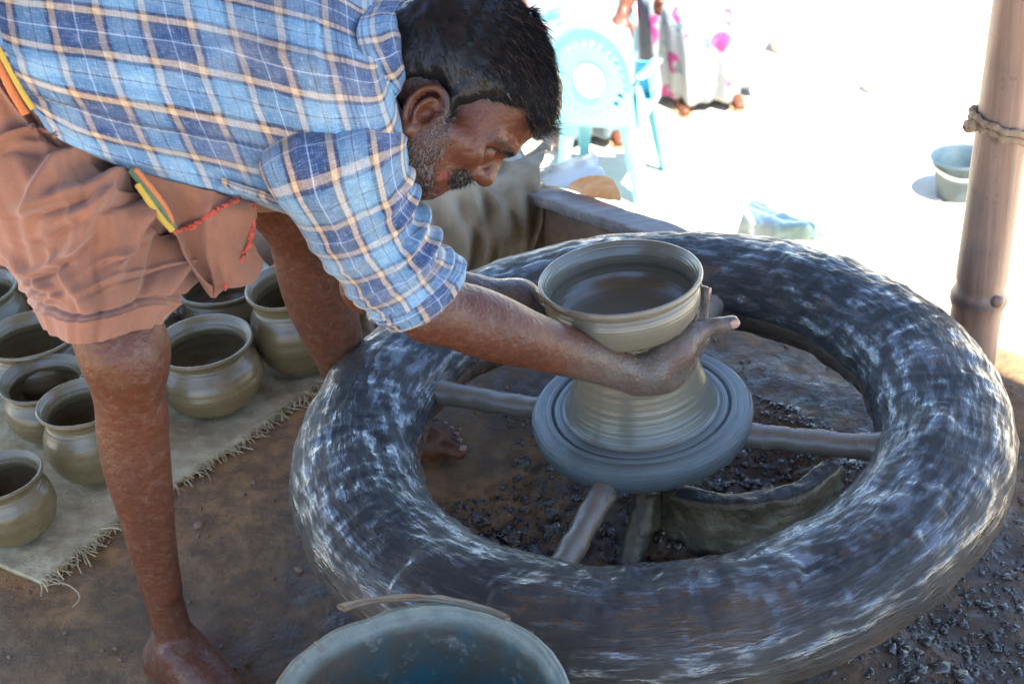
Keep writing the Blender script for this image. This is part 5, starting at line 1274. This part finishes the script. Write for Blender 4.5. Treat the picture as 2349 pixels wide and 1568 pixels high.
def sarong():
    C = lambda px, py, y: W(px, py, y=y)
    R = [
        [C(-190, 120, -.06), C(-90, 90, -.17), C(20, 130, -.185), C(170, 250, -.180), (-.57, -.10, .80), (-.57, .05, .80), (-.70, .14, .86), (-.90, .10, .90)],
        [C(-190, 330, -.08), C(-70, 290, -.188), C(80, 300, -.194), C(240, 385, -.188), C(370, 470, -.10), (-.53, .10, .74), (-.68, .17, .78), (-.88, .12, .80)],
        [C(-90, 500, -.12), C(20, 470, -.235), C(150, 460, -.262), C(300, 480, -.235), C(425, 540, -.14), C(450, 500, .08), (-.62, .19, .66), (-.80, .10, .68)],
        [C(-10, 580, -.15), C(60, 590, -.235), C(170, 590, -.272), C(310, 590, -.250), C(432, 600, -.165), C(452, 580, .00), C(300, 540, .08), C(60, 540, .02)],
        [C(52, 650, -.16), C(100, 680, -.25), C(195, 700, -.295), C(320, 672, -.275), C(408, 648, -.20), C(420, 625, -.08), C(300, 600, -.01), C(90, 620, -.08)],
        [C(104, 708, -.18), C(138, 757, -.265), C(205, 784, -.310), C(296, 758, -.298), C(362, 726, -.235), C(364, 692, -.14), C(250, 660, -.09), C(130, 680, -.12)],
    ]
    n, m = 260, 260; P = loft(R, n, m); U = np.linspace(0, 1, n)[:, None]; Vv = np.linspace(0, 1, m, endpoint=False)[None, :]
    N = grid_normals(P, False, True); c = P.mean(1, keepdims=True); N = N * np.sign(((P - c) * N).sum(-1))[..., None]
    wob = .02 * vnoise(P * 7, 6); uu, vv = U + wob, Vv + wob * .8
    d = .0035 * fbm(P * np.array([8, 8, 10]), 3, 171)
    # drapes fanning out from the tucked front
    for (u0, v0, u1, v1, wd, amp) in ((.12, .44, .62, .22, .016, .010), (.14, .47, .75, .30, .016, .012), (.18, .50, .88, .37, .016, -.008), (.20, .52, .92, .42, .015, .011), (.10, .42, .45, .14, .018, .009), (.30, .54, .95, .48, .014, .009), (.08, .40, .30, .10, .014, .009), (.02, .22, .22, .34, .010, .009), (.05, .18, .24, .30, .009, -.007), (.02, .15, .20, .26, .010, .008), (.5, .05, .8, .18, .02, .006), (.55, .2, .9, .26, .016, .006)):
        t = np.clip((uu - u0) / (u1 - u0), 0, 1); line = v0 + (v1 - v0) * t + .012 * np.sin(t * 4 + u0 * 20); d = d + 1.9 * amp * np.exp(-((vv - line) / wd) ** 2) * np.sin(np.pi * np.clip(t * .96 + .02, 0, 1)) ** .5
    for (ua, ub, sg, wd, amp) in ((.24, .14, .05, .016, .010), (.36, .20, .08, .018, .013), (.47, .25, .12, .020, .014), (.58, .32, .15, .020, .013), (.68, .42, .16, .018, .011), (.78, .56, .12, .016, .008)):
        k_ = np.clip(vv / .46, 0, 1); line = ua + (ub - ua) * k_ ** 1.5 + sg * np.sin(np.pi * k_ ** .8) * .6; msk = sstep((.50 - vv) / .08) * sstep(vv / .03)
        amp = amp * .5 * (1 + 1.2 * vnoise(np.stack([U * 0 + Vv * 9, U * 4 + 0 * Vv, 0 * U + 0 * Vv + ua * 31], -1), 8)); line = line + .05 * vnoise(np.stack([0 * U + Vv * 7, 0 * U + 0 * Vv + ua * 23, 0 * U + 0 * Vv], -1), 9)
        d = d + amp * msk * (np.exp(-((uu - line) / wd) ** 2) - .8 * np.exp(-((uu - line - 1.7 * wd) / (wd * .8)) ** 2))
    d += .006 * sstep((uu - .865) / .012) + .0025 * ridge(uu, .865, .012)               # turned-up hem
    d -= .006 * ridge(uu, .845, .008)
    P = P + N * d[..., None]
    so = grid_obj('sarong', P, M_sarong, PM, cv=True, uv=arc_uv(P)); md = so.modifiers.new('t', 'SOLIDIFY'); md.thickness = .004; md.offset = -1
    # inner cloth round the other thigh
    Q = [[(-.72, .02, .76), (-.60, -.04, .74), (-.50, .02, .70), (-.50, .14, .69), (-.60, .20, .72), (-.72, .16, .76)], [(-.66, .10, .66), (-.56, .03, .62), (-.465, .08, .585), (-.455, .20, .57), (-.54, .26, .60), (-.64, .22, .64)], [(-.60, .15, .58), (-.53, .11, .545), (-.455, .14, .525), (-.44, .23, .51), (-.50, .28, .53), (-.58, .26, .56)]]
    G = loft(Q, 60, 90); G = G + grid_normals(G, False, True) * (.005 * fbm(G * 14, 3, 181))[..., None]
    q = grid_obj('inner_cloth', G, M_sarong, so, cv=True, uv=arc_uv(G)); md = q.modifiers.new('t', 'SOLIDIFY'); md.thickness = .003
    # the free end of the cloth hanging from the tuck
    rows = [[C(296, 384, -.215), C(380, 412, -.208), C(470, 436, -.200), C(540, 455, -.19), C(584, 468, -.18)],
            [C(340, 448, -.222), C(410, 465, -.205), C(480, 485, -.212), C(545, 495, -.200), C(584, 500, -.185)],
            [C(398, 528, -.220), C(440, 535, -.204), C(492, 545, -.214), C(548, 545, -.196), C(578, 545, -.185)],
            [C(428, 592, -.212), C(462, 602, -.198), C(505, 605, -.206), C(552, 590, -.186), C(590, 572, -.178)],
            [C(456, 640, -.205), C(482, 655, -.192), C(520, 645, -.198), C(566, 622, -.178), C(600, 590, -.170)],
            [C(470, 660, -.200), C(494, 682, -.188), C(526, 664, -.192), C(572, 634, -.172), C(609, 605, -.165)]]
    G = loft(rows, 90, 110, False); tt = np.linspace(0, 1, 110)[None, :]; ss = np.linspace(0, 1, 90)[:, None]
    G = G + grid_normals(G) * (.0035 * fbm(G * 22, 3, 191) + .009 * np.sin(tt * 8 + ss * 3 + 1.5 * np.sin(ss * 4)) * (.25 + .75 * ss) + .006 * np.exp(-((tt - .55 + .3 * ss) / .05) ** 2))[..., None]
    fl = grid_obj('loose_end', G, M_sarong, so, uv=arc_uv(G)); md = fl.modifiers.new('t', 'SOLIDIFY'); md.thickness = .003
    def strip(name, pts, wd, mat, par, lift=.004, fray=0):
        P_ = catmull(np.array([C(*p) for p in pts]), 60); T = np.gradient(P_, axis=0); T /= np.linalg.norm(T, axis=1, keepdims=True); S_ = np.cross(T, -FW); S_ /= np.linalg.norm(S_, axis=1, keepdims=True)
        k = np.linspace(-.5, .5, 7)[None, :, None]; G = P_[:, None] + S_[:, None] * k * (wd + fray * rng.normal(0, 1, (60, 1, 1))) - FW * (lift + .002 * (1 - (2 * k) ** 2))
        G = G + .0008 * rng.normal(0, 1, G.shape) * (1 if fray else .2)
        o = grid_obj(name, G, mat, par, uv=arc_uv(G)); md = o.modifiers.new('t', 'SOLIDIFY'); md.thickness = .002; return o
    strip('selvedge', [(398, 532, -.222), (430, 524, -.212), (462, 508, -.212), (500, 480, -.212), (538, 462, -.200), (552, 455, -.195)], .0018, M_red, fl, .0015, .0009)
    strip('selvedge', [(584, 468, -.182), (581, 505, -.187), (577, 545, -.187), (562, 580, -.186), (540, 618, -.186), (516, 662, -.190)], .0022, M_red, fl, .002, .0012)
    strip('green_band', [(304, 388, -.222), (340, 432, -.228), (372, 478, -.228), (402, 526, -.226)], .008, M_grn, fl, .004)
    strip('yellow_band', [(318, 424, -.228), (345, 462, -.230), (372, 500, -.230), (400, 530, -.228)], .0045, M_yel, fl, .006)
    strip('orange_band', [(314, 390, -.222), (350, 432, -.227), (382, 476, -.226), (402, 518, -.224)], .0028, M_org, fl, .006)
    strip('yellow_band', [(-30, 60, -.215), (10, 135, -.218), (50, 208, -.219), (78, 252, -.217)], .0028, M_yel, so, .002)
    strip('orange_band', [(-40, 80, -.213), (0, 152, -.217), (30, 212, -.218), (60, 262, -.214)], .007, M_org, so, .000)
sarong()
